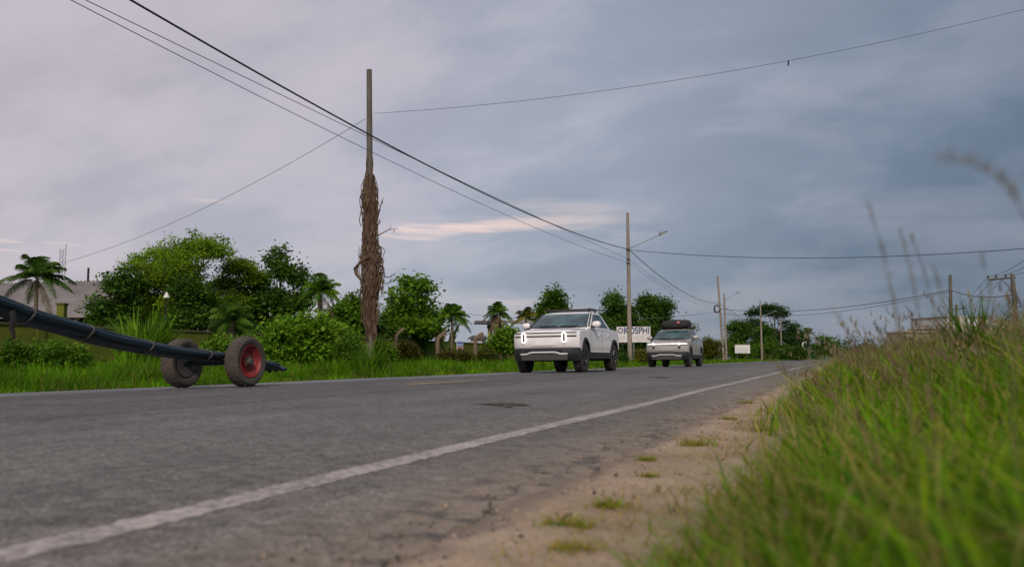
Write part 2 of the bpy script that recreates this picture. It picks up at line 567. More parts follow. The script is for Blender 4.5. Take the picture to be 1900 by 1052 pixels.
pothole(940, 747, .20, .36, 1, 'dark ragged pothole in the nearer lane')
pothole(1228, 700, .22, .40, 2, 'small dark road patch in front of the silver pickup')


# ------------------------------------------------------------------ grass
def blades(P, h, w, ang, lean, cols, segs=3, droop=.3):
    n = len(P)
    s = np.linspace(0, 1, segs + 1)
    d = np.stack([np.cos(ang), np.sin(ang), np.zeros(n)], 1)
    q = ang + np.pi / 2 + rng.uniform(-.6, .6, n)
    side = np.stack([np.cos(q), np.sin(q), np.zeros(n)], 1)
    V = np.zeros((n, segs + 1, 2, 3), dtype=np.float32)
    for i, t in enumerate(s):
        z = h * (t - droop * np.clip(lean, 0, 1.4) * t ** 2.6)
        c = P + d * (h * lean * t ** 1.8)[:, None]
        c = c + np.stack([np.zeros(n), np.zeros(n), z], 1)
        ww = (w * (1 - t ** 1.6) * .5 + w * .03)[:, None]
        V[:, i, 0] = c - side * ww
        V[:, i, 1] = c + side * ww
    base = (np.arange(n) * (segs + 1) * 2)[:, None]
    fs = []
    for i in range(segs):
        a = 2 * i
        fs.append(np.concatenate([base + a, base + a + 1, base + a + 3, base + a + 2], 1))
    F = np.stack(fs, 1).reshape(-1, 4)
    C = np.repeat(cols, (segs + 1) * 2, axis=0)
    return V.reshape(-1, 3), F, C


def join(parts):
    Vs, Fs, Cs, n = [], [], [], 0
    for V, F, C in parts:
        Vs.append(V); Fs.append(F + n); Cs.append(C); n += len(V)
    return np.concatenate(Vs), np.concatenate(Fs), np.concatenate(Cs)


def pick(pal, n, r=rng, var=.18):
    a = pal[r.integers(0, len(pal), n)]
    b = pal[r.integers(0, len(pal), n)]
    t = r.uniform(0, 1, (n, 1))
    return (a * t + b * (1 - t)) * (1 + r.normal(0, var, (n, 1))).clip(.5, 1.6)


def patchy(x, y, f=1.0, ph=0.0):
    return (np.sin(x * 1.9 * f + ph + 1.2 * np.sin(y * .8 * f)) * np.sin(y * 1.3 * f + 2 * ph + np.sin(x * f)) + 1) / 2


def in_view(x, y, margin=.08):
    fwd = -x * math.sin(YAW) + y * math.cos(YAW)
    rt = x * math.cos(YAW) + y * math.sin(YAW)
    return (fwd > .2) & (np.abs(rt) < fwd * (.594 + margin) + .5)


def scatter(x0, x1, y0, y1, dens):
    n = int((x1 - x0) * (y1 - y0) * dens)
    x = rng.uniform(x0, x1, n); y = rng.uniform(y0, y1, n)
    k = in_view(x, y)
    return x[k], y[k]


# the bank on the near side
parts = []
head_parts = []
for (d0, d1, dens, wsc, segs) in ((.8, 2.2, 3400, 1.1, 5), (2.2, 4.5, 1700, 1.25, 4), (4.5, 9, 460, 1.5, 3), (9, 20, 120, 2.3, 3), (20, 48, 24, 4.0, 2), (48, 120, 4.5, 8, 2)):
    x, y = scatter(-.75, min(d1 * .95 + 1.5, 90), 0, d1, dens)
    d = np.hypot(x, y)
    k = (d >= d0) & (d < d1)
    x, y = x[k], y[k]
    edge = -.53 + vnoise(y, 9, .055) + rng.normal(0, .05, len(x)) + .02 * np.clip(y, 0, 4)
    edge = np.where(y > 3, edge - .04 * np.clip(y - 3, 0, 4), edge)
    k = x > edge
    x, y, edge = x[k], y[k], edge[k]
    inn = np.clip((x - edge) / .55, 0, 1)
    n = len(x)
    keep = rng.uniform(0, 1, n) < (.30 + .7 * inn) * (.55 + .45 * patchy(x, y, 2.2))
    x, y, inn = x[keep], y[keep], inn[keep]
    n = len(x)
    P = np.stack([x, y, ground_z(x, y)], 1)
    hh = (.07 + .30 * inn ** .9 + .13 * np.clip(x - .3, 0, 1.2) + .035 * np.clip(np.hypot(x, y) - 2.5, 0, 5) * inn) * rng.uniform(.55, 1.15, n) * (.8 + .4 * patchy(x, y, 1.1, 2))
    dd = np.hypot(x, y)
    # nothing may stand taller than the sight line right before the lens
    room = .26 + .46 * np.clip(dd - .75, 0, 3) * np.clip((x + .55) / 1.0, .22, 1)
    hh = np.minimum(hh, room)
    w = rng.uniform(.004, .0095, n) * wsc * (.7 + .5 * inn)
    pal = pick(GRASS_GREEN, n)
    dry = pick(GRASS_DRY, n)
    pd = .10 + .30 * patchy(x, y, .9, 4) * (1 - .3 * inn) + .30 * (1 - inn) + .22 * np.clip((dd - 2.5) / 9, 0, 1)
    pal = pal * (.62 + .80 * patchy(x, y, 1.7, 5))[:, None]
    wide = rng.uniform(0, 1, n) < .07 * (dd < 6)
    w = np.where(wide, w * 2.4, w)
    hh = np.where(wide, hh * .9, hh)
    pal = np.where((rng.uniform(0, 1, n) < pd)[:, None], dry, pal * 1.05)
    parts.append(blades(P, hh, w, rng.uniform(0, 6.28, n), rng.uniform(.25, 1.5, n), pal, segs))
y = rng.uniform(1.2, 9, 1500); x = rng.uniform(-1.0, -.45, 1500) * .55 + rng.uniform(-.62, -.45, 1500) * .45
k = patchy(x, y, 2.6, 1) > .45
x, y = x[k], y[k]; n = len(x)
parts.append(blades(np.stack([x, y, ground_z(x, y) + .018], 1), rng.uniform(.015, .07, n), rng.uniform(.002, .005, n), rng.uniform(0, 6.28, n), rng.uniform(.6, 2.6, n), pick(GRASS_DRY, n) * np.array([1, .95, .6]), 3))
V, F, C = join(parts)
tag(np_mesh('bank_grass', V, F, M_GRASS, C), 'tall unmown green grass covering the bank beside the dirt shoulder', 'grass', kind='stuff')


# flowering stems with thin feathery seed heads
def stems(P, h, ang, lean, stem_r, head_len, head_w, cols, hcols):
    n = len(P)
    V1, F1, C1 = blades(P, h, np.full(n, stem_r * 2), ang, lean, cols, 4, .25)
    # the head: small spikelets along the last part of the stem
    d = np.stack([np.cos(ang), np.sin(ang), np.zeros(n)], 1)
    k = 14
    out = []
    for j in range(k):
        t = 1 - head_len * (j + rng.uniform(0, 1, n)) / k
        z = h * (t - .25 * np.clip(lean, 0, 1.4) * t ** 2.6)
        c = P + d * (h * lean * t ** 1.8)[:, None] + np.stack([np.zeros(n), np.zeros(n), z], 1)
        out.append(blades(c, head_w * rng.uniform(.8, 1.7, n), head_w * rng.uniform(.16, .34, n), rng.uniform(0, 6.28, n), rng.uniform(.2, .8, n), hcols, 2))
    return join([(V1, F1, C1)] + out)


parts = []
for (d0, d1, dens, r) in ((1.9, 3.5, 10, .0013), (3.5, 10, 24, .0015), (10, 24, 14, .0024), (24, 60, 3.0, .006)):
    x, y = scatter(-.2, min(d1 * .95 + 1.5, 50), 0, d1, dens)
    d = np.hypot(x, y)
    k = (d >= d0) & (d < d1) & (x > .05 - .0 * y)
    x, y = x[k], y[k]
    n = len(x)
    P = np.stack([x, y, ground_z(x, y)], 1)
    h = rng.uniform(.38, .64, n) * (.8 + .4 * patchy(x, y, .8, 1)) + .05 * np.clip(x, 0, 2)
    h = np.minimum(h, .38 + .115 * np.hypot(x, y) * np.clip(x + .6, .2, 1.2))
    hc = pick(np.array([[.20, .15, .085], [.26, .19, .12], [.17, .12, .085], [.24, .20, .09]]), n)
    parts.append(stems(P, h, rng.normal(2.9, .9, n), rng.uniform(.15, 1.0, n), r, .34, .022 + r * 5, pick(GRASS_DRY, n) * .8, hc))
V, F, C = join(parts)
tag(np_mesh('bank_seed_grass', V, F, M_GRASS, C), 'tan feathery seed heads standing above the bank grass', 'grass', kind='stuff')

# verge on the far side
parts = []
for (y0, y1, x0, x1, dens, wsc) in ((6, 18, -22, -11.17, 360, 1.2), (18, 32, -22, -11.17, 190, 1.7), (32, 64, -22, -11.17, 60, 3), (64, 140, -28, -11.17, 10, 6), (140, 320, -26, -11.17, 2.4, 12)):
    x, y = scatter(x0, x1, y0, y1, dens)
    n = len(x)
    inn = np.clip((-11.17 - x) / 1.3, 0, 1)
    P = np.stack([x, y, ground_z(x, y)], 1)
    h = (.12 + .24 * inn + .20 * patchy(x, y, .5) * inn) * rng.uniform(.6, 1.25, n)
    w = rng.uniform(.008, .016, n) * wsc
    c = pick(GRASS_GREEN * np.array([.78, .98, .6]), n)
    dry = rng.uniform(0, 1, n) < .05 + .22 * (1 - inn) * patchy(x, y, .7, 3)
    c = c * (.45 + 1.0 * patchy(x, y, 1.6, 2) * (.6 + .6 * patchy(x, y, .4, 1)))[:, None]
    c = np.where(dry[:, None], pick(GRASS_DRY, n) * .7, c)
    h = h * (.7 + .55 * patchy(x, y, 2.1, 6))
    parts.append(blades(P, h, w * .8, rng.uniform(0, 6.28, n), rng.uniform(.2, 1.6, n), c, 3))
V, F, C = join(parts)
tag(np_mesh('verge_grass', V, F, M_GRASS, C), 'lush green roadside grass along the far edge of the road', 'grass', kind='stuff')


# loose grit on the shoulder and the broken edge
def pebbles(n, x, y, zf, size, cols):
    ico = np.array([(0, 0, 1), (.9, 0, .3), (.28, .85, .3), (-.72, .53, .3), (-.72, -.53, .3), (.28, -.85, .3), (0, 0, -.6)])
    fc = np.array([(0, 1, 2, 2), (0, 2, 3, 3), (0, 3, 4, 4), (0, 4, 5, 5), (0, 5, 1, 1), (6, 2, 1, 1), (6, 3, 2, 2), (6, 4, 3, 3), (6, 5, 4, 4), (6, 1, 5, 5)])
    fc = fc[:, :3]
    s = size[:, None, None] * rng.uniform(.6, 1.3, (n, 1, 3))
    V = ico[None] * s * rng.uniform(.8, 1.2, (n, 7, 1)) + np.stack([x, y, zf], 1)[:, None, :]
    F = (fc[None] + (np.arange(n) * 7)[:, None, None]).reshape(-1, 3)
    return V.reshape(-1, 3), F, np.repeat(cols, 7, axis=0)


n = 3200
y = 1.2 + 13 * rng.uniform(0, 1, n) ** 1.8
x = np.where(rng.uniform(0, 1, n) < .6, rng.normal(-1.02, .17, n), rng.uniform(-1.4, -.45, n))
zf = np.where(x < X_NEAR - .06, road_z(x), ground_z(x, y) + .015) + .002
sz = rng.lognormal(-5.65, .5, n).clip(.002, .011)
cols = np.where((rng.uniform(0, 1, n) < .6)[:, None], pick(np.array([[.09, .08, .07], [.16, .13, .105]]), n), pick(np.array([[.34, .27, .20], [.24, .18, .13]]), n))
V, F, C = pebbles(n, x, y, zf, sz, cols)
M_GRIT = leaf_mat('grit', .9, 0.0, .2)
tag(np_mesh('gravel', V, F, M_GRIT, C), 'loose grit and asphalt crumbs along the broken road edge', 'gravel', kind='stuff')

# tufts on the dirt
TUFTS = [(1292, 826, .085, 'wide yellow green grass tuft on the dirt, the biggest beside the broken asphalt edge'),
         (1386, 748, .07, 'grass tuft on the dirt close to the white line, farthest along the shoulder'),
         (1352, 778, .06, 'thin yellowish grass tuft just behind the wide one on the dirt'),
         (1420, 800, .06, 'dull green grass tuft on the dirt against the edge of the tall grass'),
         (1200, 852, .035, 'tiny grass sprig at the asphalt edge left of the wide tuft'),
         (1205, 884, .04, 'sparse low grass tuft on bare dirt in the middle of the shoulder'),
         (1132, 938, .05, 'grass tuft of two spread yellow blades bunches on bare dirt'),
         (1048, 974, .06, 'yellow grass tuft on the dirt, leftmost on the shoulder'),
         (1062, 1022, .045, 'small grass tuft at the bottom edge of the picture on the dirt')]
for i, (px, py, size, lab) in enumerate(TUFTS):
    size *= 1.35
    r = ray(px, py)
    p = EYE + r * ((CAMZ + .0) / -r.z)
    n = int(70 + 700 * size)
    P = np.stack([rng.normal(0, size * .5, n).clip(-size, size), rng.normal(0, size * .42, n).clip(-size, size), np.zeros(n)], 1)
    h = rng.uniform(.25, .85, n) * size
    c = np.where((rng.uniform(0, 1, n) < .68)[:, None], pick(GRASS_DRY, n) * np.array([1.05, 1.0, .5]), pick(GRASS_GREEN, n) * 1.25)
    V, F, C = blades(P, h, rng.uniform(.003, .006, n), rng.uniform(0, 6.28, n), rng.uniform(.5, 2.4, n), c, 4)
    o = np_mesh('grass_tuft', V, F, M_GRASS, C)
    o.location = (p.x, p.y, float(ground_z(p.x, p.y)) + .015)
    tag(o, lab, 'grass tuft', 'grass tufts on the dirt shoulder')

# ------------------------------------------------------------------ trees
def hexc(*rows):
    return np.array(rows, dtype=float)


PAL_MID = hexc([.035, .095, .010], [.055, .125, .012], [.08, .155, .016], [.028, .075, .010]) * np.array([1.7280000000000002, 1.6, 0.96]) * 1.2
PAL_BRIGHT = hexc([.06, .15, .012], [.09, .19, .016], [.12, .22, .022], [.045, .11, .012]) * np.array([1.6740000000000002, 1.55, 0.9299999999999999]) * 1.12
PAL_DARK = hexc([.022, .058, .012], [.035, .08, .014], [.045, .095, .016], [.016, .042, .010]) * np.array([1.7280000000000002, 1.6, 0.96]) * 1.3
PAL_BLUE = hexc([.018, .055, .022], [.026, .07, .026], [.035, .085, .028]) * np.array([1.4040000000000001, 1.3, 0.78]) * 1.1
PAL_OLIVE = hexc([.06, .085, .015], [.09, .11, .02], [.05, .07, .014], [.12, .115, .03]) * np.array([1.566, 1.45, 0.87])
PAL_MAROON = hexc([.05, .055, .015], [.075, .04, .022], [.04, .065, .012], [.06, .075, .014]) * np.array([1.4040000000000001, 1.3, 0.78])


def leaf_cloud(centres, sig, per, size, pal, r, flat=.55, aspect=.55):
    """leaf-sized rhombs in small sprays round each centre"""
    size *= .72
    per = int(per * 1.7)
    m = len(centres)
    n = m * per
    cen = np.repeat(centres, per, 0)
    sg = np.repeat(sig, per)[:, None]
    P = cen + r.normal(0, 1, (n, 3)) * sg * np.array([1, 1, .62])
    nrm = r.normal(0, 1, (n, 3)); nrm[:, 2] = np.abs(nrm[:, 2]) + flat
    nrm /= np.linalg.norm(nrm, axis=1, keepdims=True)
    a = np.cross(nrm, r.normal(0, 1, (n, 3)))
    a /= np.linalg.norm(a, axis=1, keepdims=True) + 1e-9
    b = np.cross(nrm, a)
    s = (size * r.uniform(.55, 1.35, n))[:, None]
    fold = nrm * s * .12
    V = np.stack([P - a * s, P + b * s * aspect + fold, P + a * s * 1.05, P - b * s * aspect + fold], 1)
    F = (np.arange(n) * 4)[:, None] + np.arange(4)
    spray = np.repeat(pick(pal, m, r, .12), per, 0)
    C = spray * (1 + r.normal(0, .12, (n, 1))).clip(.6, 1.5)
    return V.reshape(-1, 3), F, np.repeat(C, 4, 0)


def lobe_points(L, n, r):
    """spray centres in the outer part of lumpy lobes (x, y, z, rx, ry, rz)"""
    L = np.asarray(L)
    w = (L[:, 3] * L[:, 4] * L[:, 5]) ** .67
    k = r.choice(len(L), n, p=w / w.sum())
    d = r.normal(0, 1, (n, 3)); d /= np.linalg.norm(d, axis=1, keepdims=True)
    d[:, 2] = np.where(d[:, 2] < -.35, -d[:, 2] * .6, d[:, 2])
    rad = r.uniform(.12, 1.0, n) ** .55 * (1 + .30 * np.sin(d[:, 0] * 5 + k) * np.sin(d[:, 2] * 6 + 2 * k) + .12 * np.sin(d[:, 1] * 9 + 3 * k))
    rad = np.minimum(rad, 1.12)
    rad = np.where(r.uniform(0, 1, n) < .02, rad * r.uniform(1.0, 1.14, n), rad)
    return L[k, :3] + d * L[k, 3:6] * rad[:, None], k


def tree(name, px0, px1, ytop, dist, label, seed, pal=PAL_MID, sprays=420, per=16, leaf=.13, lobes=None, vbase=.22, trunk_px=None,
         trunk_r=None, cat='tree', group=None, sig=None, trunk_top=.55):
    """a tree between the sight lines px0..px1, its top at ytop, dist metres ahead. Lobes: (u, v, ru, rv) in half widths and heights."""
    r = np.random.default_rng(seed)
    random.seed(seed)
    base = pt((px0 + px1) / 2, 665, dist)
    gz = float(ground_z(base.x, base.y))
    base.z = gz
    s = mpp(dist)
    W = (px1 - px0) / 2 * s
    H = pt((px0 + px1) / 2, ytop, dist).z - gz
    t = thing(name, label, cat, base, 0, group)
    if lobes is None:
        lobes = []
        for i in range(11):
            a = i / 11 * 6.283 + r.uniform(-.3, .3)
            q = r.uniform(.25, .62)
            vv = vbase + (1 - vbase) * r.uniform(.18, .80)
            lobes.append((math.cos(a) * q, vv, r.uniform(.30, .46), r.uniform(.14, .22)))
        lobes.append((r.uniform(-.15, .15), .84, .42, .17))
        lobes.append((0, vbase + (1 - vbase) * .45, .62, .26))
    L = []
    for (u, v, ru, rv) in lobes:
        dep = r.uniform(-.55, .55) * math.sqrt(max(0.05, 1 - min(1, u * u)))
        c = RGT * (u * W) + FH * (dep * W)
        L.append((c.x, c.y, v * H, ru * W, ru * W, rv * H))
    cen, k = lobe_points(L, sprays, r)
    top = cen[:, 2].max()
    Vl, Fl, Cl = leaf_cloud(cen, np.full(sprays, (sig or leaf * 1.9)), per, leaf, pal, r)
    # every lobe has a tone of its own
    tone = r.normal(1, .13, len(L)).clip(.75, 1.3)
    Cl = Cl * np.repeat(np.repeat(tone[k], int(per * 1.7)), 4)[:, None]
    np_mesh('crown', Vl, Fl, M_LEAF, Cl, t)
    tx = 0.0 if trunk_px is None else (trunk_px - (px0 + px1) / 2) * s
    tr = trunk_r or max(.05, H * .018)
    b0 = RGT * tx
    mb = MB()
    fork = Vector((b0.x * .6, b0.y * .6, H * (vbase + .5 * (trunk_top - vbase))))
    mid = (b0 + fork) / 2 + Vector((r.uniform(-.04, .04) * H, r.uniform(-.04, .04) * H, 0))
    mb.tube([b0 - Vector((0, 0, .1)), b0 + (mid - b0) * .3, mid, fork], [tr * 1.5, tr * 1.1, tr * .95, tr * .8], 8)
    for (cx, cy, cz, rx, ry, rz) in L:
        e = Vector((cx, cy, cz + rz * .3))
        m1 = fork.lerp(e, .5) + Vector((r.uniform(-.1, .1) * rx, r.uniform(-.1, .1) * rx, -.12 * rz))
        mb.tube([fork - Vector((0, 0, tr)), m1, e], [tr * .6, tr * .38, tr * .14], 5)
        for q in range(4):
            a = r.uniform(0, 6.28)
            tip = Vector((cx + math.cos(a) * rx * .8, cy + math.sin(a) * ry * .8, cz + r.uniform(-.2, .8) * rz))
            mb.tube([m1.lerp(e, r.uniform(.1, .9)), tip], [tr * .24, tr * .06], 4)
    mb.build('trunk', M_BARK, t, 60)
    return t


def bush(name, px0, px1, ytop, dist, label, seed, pal=PAL_MID, sprays=170, per=14, leaf=.09, cat='bush', group=None, lumps=6):
    r = np.random.default_rng(seed)
    base = pt((px0 + px1) / 2, 665, dist)
    base.z = float(ground_z(base.x, base.y))
    s = mpp(dist)
    W = (px1 - px0) / 2 * s
    H = pt((px0 + px1) / 2, ytop, dist).z - base.z
    t = thing(name, label, cat, base, 0, group)
    L = []
    for i in range(lumps):
        u = -.72 + 1.44 * (i + .5) / lumps + r.uniform(-.1, .1)
        rv = r.uniform(.26, .36)
        v = r.uniform(.45, 1.0 - rv * .9) * (1 - .25 * u * u)
        c = RGT * (u * W) + FH * r.uniform(-.4, .4) * W
        L.append((c.x, c.y, v * H, .40 * W, .40 * W, rv * H))
        L.append((c.x, c.y, .25 * H, .42 * W, .42 * W, .28 * H))
    cen, k = lobe_points(L, sprays, r)
    cen[:, 2] = np.maximum(cen[:, 2], .03)
    V, F, C = leaf_cloud(cen, np.full(sprays, leaf * 1.8), per, leaf, pal, r)
    np_mesh('foliage', V, F, M_LEAF, C, t)
    mb = MB()
    for i in range(7):
        a = r.uniform(0, 6.28)
        l = L[int(r.integers(0, len(L)))]
        mb.tube([(math.cos(a) * .08, math.sin(a) * .08, -.05), (l[0] * .5, l[1] * .5, l[2] * .6), (l[0], l[1], l[2] + l[5] * .4)], [.025, .018, .006], 5)
    mb.build('stem', M_BARK, t, 60)
    return t


# big spreading tree with a domed light green top
big = [(-.55, .62, .36, .16), (-.30, .78, .36, .16), (.05, .86, .40, .14), (.40, .80, .34, .13), (.68, .70, .32, .12), (.86, .64, .24, .10),
       (-.80, .55, .22, .12), (-.1, .62, .50, .20), (.35, .58, .40, .16), (-.45, .42, .40, .18), (.1, .42, .45, .18), (.55, .45, .30, .14), (-.86, .80, .13, .05), (-.72, .70, .2, .1)]
tree('shade_tree', 222, 474, 428, 40, 'big spreading tree with a domed light green crown, the tallest on the left', 21, PAL_BRIGHT * np.array([1.15, .98, .9]), 1250, 24, .088, big, .25, 330)
tree('dark_tree', 166, 262, 500, 37, 'dark green bushy tree at the left foot of the big tree, beside the grey roof', 22, PAL_DARK, 380, 18, .12, vbase=.1)
tree('dark_tree', 290, 395, 520, 38, 'dark green tree filling the shade below the big spreading tree, behind the white lamp', 28, PAL_DARK, 420, 18, .12, vbase=.05)
t2 = [(-.2, .86, .28, .12), (-.62, .66, .26, .13), (.15, .74, .36, .15), (.62, .70, .28, .12), (.9, .60, .16, .09), (-.75, .48, .28, .14), (-.1, .52, .5, .18), (.5, .48, .42, .17), (0, .28, .7, .18), (-.5, .28, .4, .16), (.6, .26, .4, .15), (-.02, .95, .12, .05)]
tree('dark_tree', 452, 582, 458, 42, 'tall dark tree with a loose ragged crown between the big spreading tree and the palm', 23, PAL_DARK * 1.1, 620, 18, .13, t2, .15, 520)
tree('dark_tree', 368, 520, 535, 43, 'low dark tree behind the cycad palms and the bright vine mound', 24, PAL_DARK * .9, 420, 18, .13, vbase=.05)
tree('leafy_tree', 598, 690, 545, 44, 'mid green rounded tree between the palm and the vine wrapped pole', 25, PAL_MID, 420, 16, .13, vbase=.12)
tree('leafy_tree', 688, 768, 560, 50, 'dark green low tree just right of the vine wrapped pole', 26, PAL_DARK * 1.15, 420, 16, .14, vbase=.05)
t5 = [(-.2, .88, .4, .1), (-.6, .74, .36, .1), (.25, .82, .4, .12), (.0, .66, .5, .13), (.62, .55, .4, .14), (-.55, .55, .36, .1), (.3, .42, .5, .14), (-.2, .4, .4, .1), (.75, .36, .25, .1), (.1, .26, .4, .08)]
tree('broadleaf_tree', 722, 818, 512, 46, 'broad leaved bright green tree with sky gaps in its crown behind the olive wall', 27, np.concatenate([PAL_BRIGHT * .95, PAL_MID]), 290, 12, .18, t5, .2, 764)
tree('round_tree', 985, 1070, 530, 95, 'round dark green tree rising behind the white pickup', 31, PAL_MID * .85, 520, 18, .23, vbase=.1)
tree('round_tree', 1104, 1182, 539, 112, 'dark green tree rising right behind the street light pole with the sign', 32, PAL_DARK * 1.05, 520, 18, .26, vbase=.1)
tree('round_tree', 1166, 1254, 543, 118, 'wide dark round tree above the silver pickup', 33, PAL_DARK * 1.1, 560, 18, .27, vbase=.05)
tree('dry_tree', 1238, 1300, 596, 130, 'small half bare tree with pale leaves behind the roof bag of the silver pickup', 34, PAL_OLIVE, 140, 14, .22, vbase=.2)
umb = [(-.1, .93, .42, .06), (.3, .91, .36, .055), (.62, .84, .28, .05), (-.45, .86, .30, .06), (.1, .84, .5, .06), (-.75, .66, .24, .06), (-.5, .62, .35, .08), (.75, .66, .2, .05), (-.2, .45, .5, .14), (.45, .42, .5, .14), (0, .2, .8, .16)]
tree('umbrella_tree', 1382, 1474, 567, 235, 'tall flat topped dark tree far down the road, above all others there', 35, PAL_BLUE, 620, 16, .42, umb, .3, 1448)
tree('far_tree', 1344, 1396, 594, 175, 'mid green tree behind the twin poles and the white billboard', 36, PAL_DARK * 1.2, 360, 16, .3, vbase=.05)
tree('far_tree', 1392, 1448, 604, 200, 'green tree under the left side of the tall flat topped tree', 37, PAL_DARK * 1.1, 360, 16, .33, vbase=.03)
tree('far_tree', 1446, 1500, 600, 240, 'dark tree under the right side of the tall flat topped tree', 38, PAL_BLUE * 1.05, 360, 16, .36, vbase=.03)
tree('far_tree', 1498, 1560, 622, 260, 'small distant tree where the road meets the bank grass', 39, PAL_DARK * 1.1, 260, 14, .4, vbase=.03)

# a row of shrubs on the far verge beyond the silver pickup
for (a, b, y, d, lab, pal) in ((1262, 1300, 622, 92, 'dry pale shrub right beside the tail of the silver pickup', PAL_OLIVE),
                               (1296, 1338, 622, 100, 'mixed green and straw shrub left of the twin poles', PAL_OLIVE * .9),
                               (1352, 1396, 634, 160, 'dense green shrub behind the white billboard', PAL_MID * .8),
                               (1396, 1440, 632, 185, 'dense green shrub around the thin pole right of the white billboard', PAL_MID * .75),
                               (1440, 1476, 640, 215, 'green shrub at the foot of the farthest lamp pole', PAL_DARK),
                               (1472, 1494, 642, 190, 'dark round shrub beside the short white post', PAL_DARK * .8)):
    bush('roadside_shrub', a, b, y, d, lab, int(a), pal, 190, 14, .0016 * d, 'shrub', 'shrubs along the far verge')

# bright vine mound and low growth before the wall
bush('vine_mound', 468, 640, 580, 27, 'bright green mound of broad leaved vines behind the cart wheel', 41, PAL_BRIGHT * 1.0, 520, 12, .115, 'vine', None, 8)
bush('vine_mound', 372, 476, 622, 22.5, 'lower bright green vine growth between the two cart wheels', 42, PAL_BRIGHT * .8, 260, 12, .085, 'vine', None, 5)
bush('low_bush', 30, 160, 628, 17.5, 'low green bush with some reddish leaves below the cart bars', 43, PAL_MID, 260, 12, .06)
bush('low_bush', 6, 48, 625, 17, 'dark green leafy bush at the left edge of the picture', 44, PAL_MID * .8, 150, 12, .06)
bush('low_bush', 628, 672, 620, 26, 'low dark weedy bush left of the vine wrapped pole', 45, PAL_MID * .85, 200, 12, .07)
bush('hedge_shrub', 728, 782, 634, 33, 'dark maroon tinged shrub at the first bent post', 46, PAL_MAROON * .9, 260, 12, .075, 'shrub', 'clipped shrubs between the bent posts')
bush('hedge_shrub', 812, 842, 650, 36, 'small maroon tinged shrub right of the second bent post', 47, PAL_MAROON, 160, 12, .075, 'shrub', 'clipped shrubs between the bent posts')
bush('hedge_shrub', 842, 876, 650, 37, 'small shrub below the little blue and red sign', 48, PAL_MAROON, 160, 12, .075, 'shrub', 'clipped shrubs between the bent posts')
bush('hedge_shrub', 884, 926, 650, 39, 'small maroon shrub right of the third bent post', 49, PAL_MAROON * 1.05, 180, 12, .075, 'shrub', 'clipped shrubs between the bent posts')
tree('young_tree', 908, 972, 610, 41, 'young bright green tree in front of the white pickup nose', 51, PAL_BRIGHT, 200, 14, .12, None, .3, 932, .09, 'tree')
bush('low_bush', 690, 730, 630, 31, 'yellow green weedy bush right of the vine wrapped pole', 52, PAL_BRIGHT * .8, 160, 12, .08)
bush('low_bush', 1148, 1166, 648, 55, 'dark little bush left of the street light pole below the sign', 53, PAL_DARK, 80, 10, .08)
bush('low_bush', 1180, 1204, 642, 60, 'dry straw coloured bush right of the street light pole below the sign', 54, PAL_OLIVE * 1.3, 110, 10, .09)


# ------------------------------------------------------------------ palms and bladed plants
def frond(mb_v, mb_f, mb_c, org, ang, length, up, curl, leaflets, lw, ll, col, r):
    """an arching rachis with drooping leaflets on both sides"""
    d = np.array([math.cos(ang), math.sin(ang), 0.0])
    side = np.array([-math.sin(ang), math.cos(ang), 0.0])
    pts = []
    for i in range(leaflets + 1):
        t = i / leaflets
        out = length * (math.sin(up) * 0 + t * math.cos(up) * (1 - .12 * t * curl))
        z = length * (t * math.sin(up) - curl * t * t * .75)
        pts.append(np.array(org) + d * out + np.array([0, 0, z]))
    def quad(a, b, c, e, cl):
        n = len(mb_v)
        mb_v.extend([a, b, c, e]); mb_f.append((n, n + 1, n + 2, n + 3)); mb_c.extend([cl] * 4)
    rw = .018 * length / 2
    for i in range(leaflets):
        a, b = pts[i], pts[i + 1]
        quad(a - side * rw, a + side * rw, b + side * rw * .9, b - side * rw * .9, col * np.array([1.5, 1.2, 1.2]))
        t = (i + .5) / leaflets
        if t < .10: continue
        L = ll * (math.sin(math.pi * min(1, .16 + t * .86)) ** .6) * r.uniform(.85, 1.1)
        tan = (b - a) / (np.linalg.norm(b - a) + 1e-9)
        for s in (-1, 1):
            p = (a + b) / 2
            ld = side * s * .72 + tan * .65 + np.array([0, 0, -.18 - .35 * r.random()])
            ld /= np.linalg.norm(ld)
            ld2 = ld + np.array([0, 0, -.55]); ld2 /= np.linalg.norm(ld2)
            w = tan * lw
            m = p + ld * L * .5
            e = m + ld2 * L * .5
            c = col * r.uniform(.75, 1.3)
            quad(p - w * .5, p + w * .5, m + w * .5, m - w * .5, c)
            quad(m - w * .5, m + w * .5, e + w * .06, e - w * .06, c)


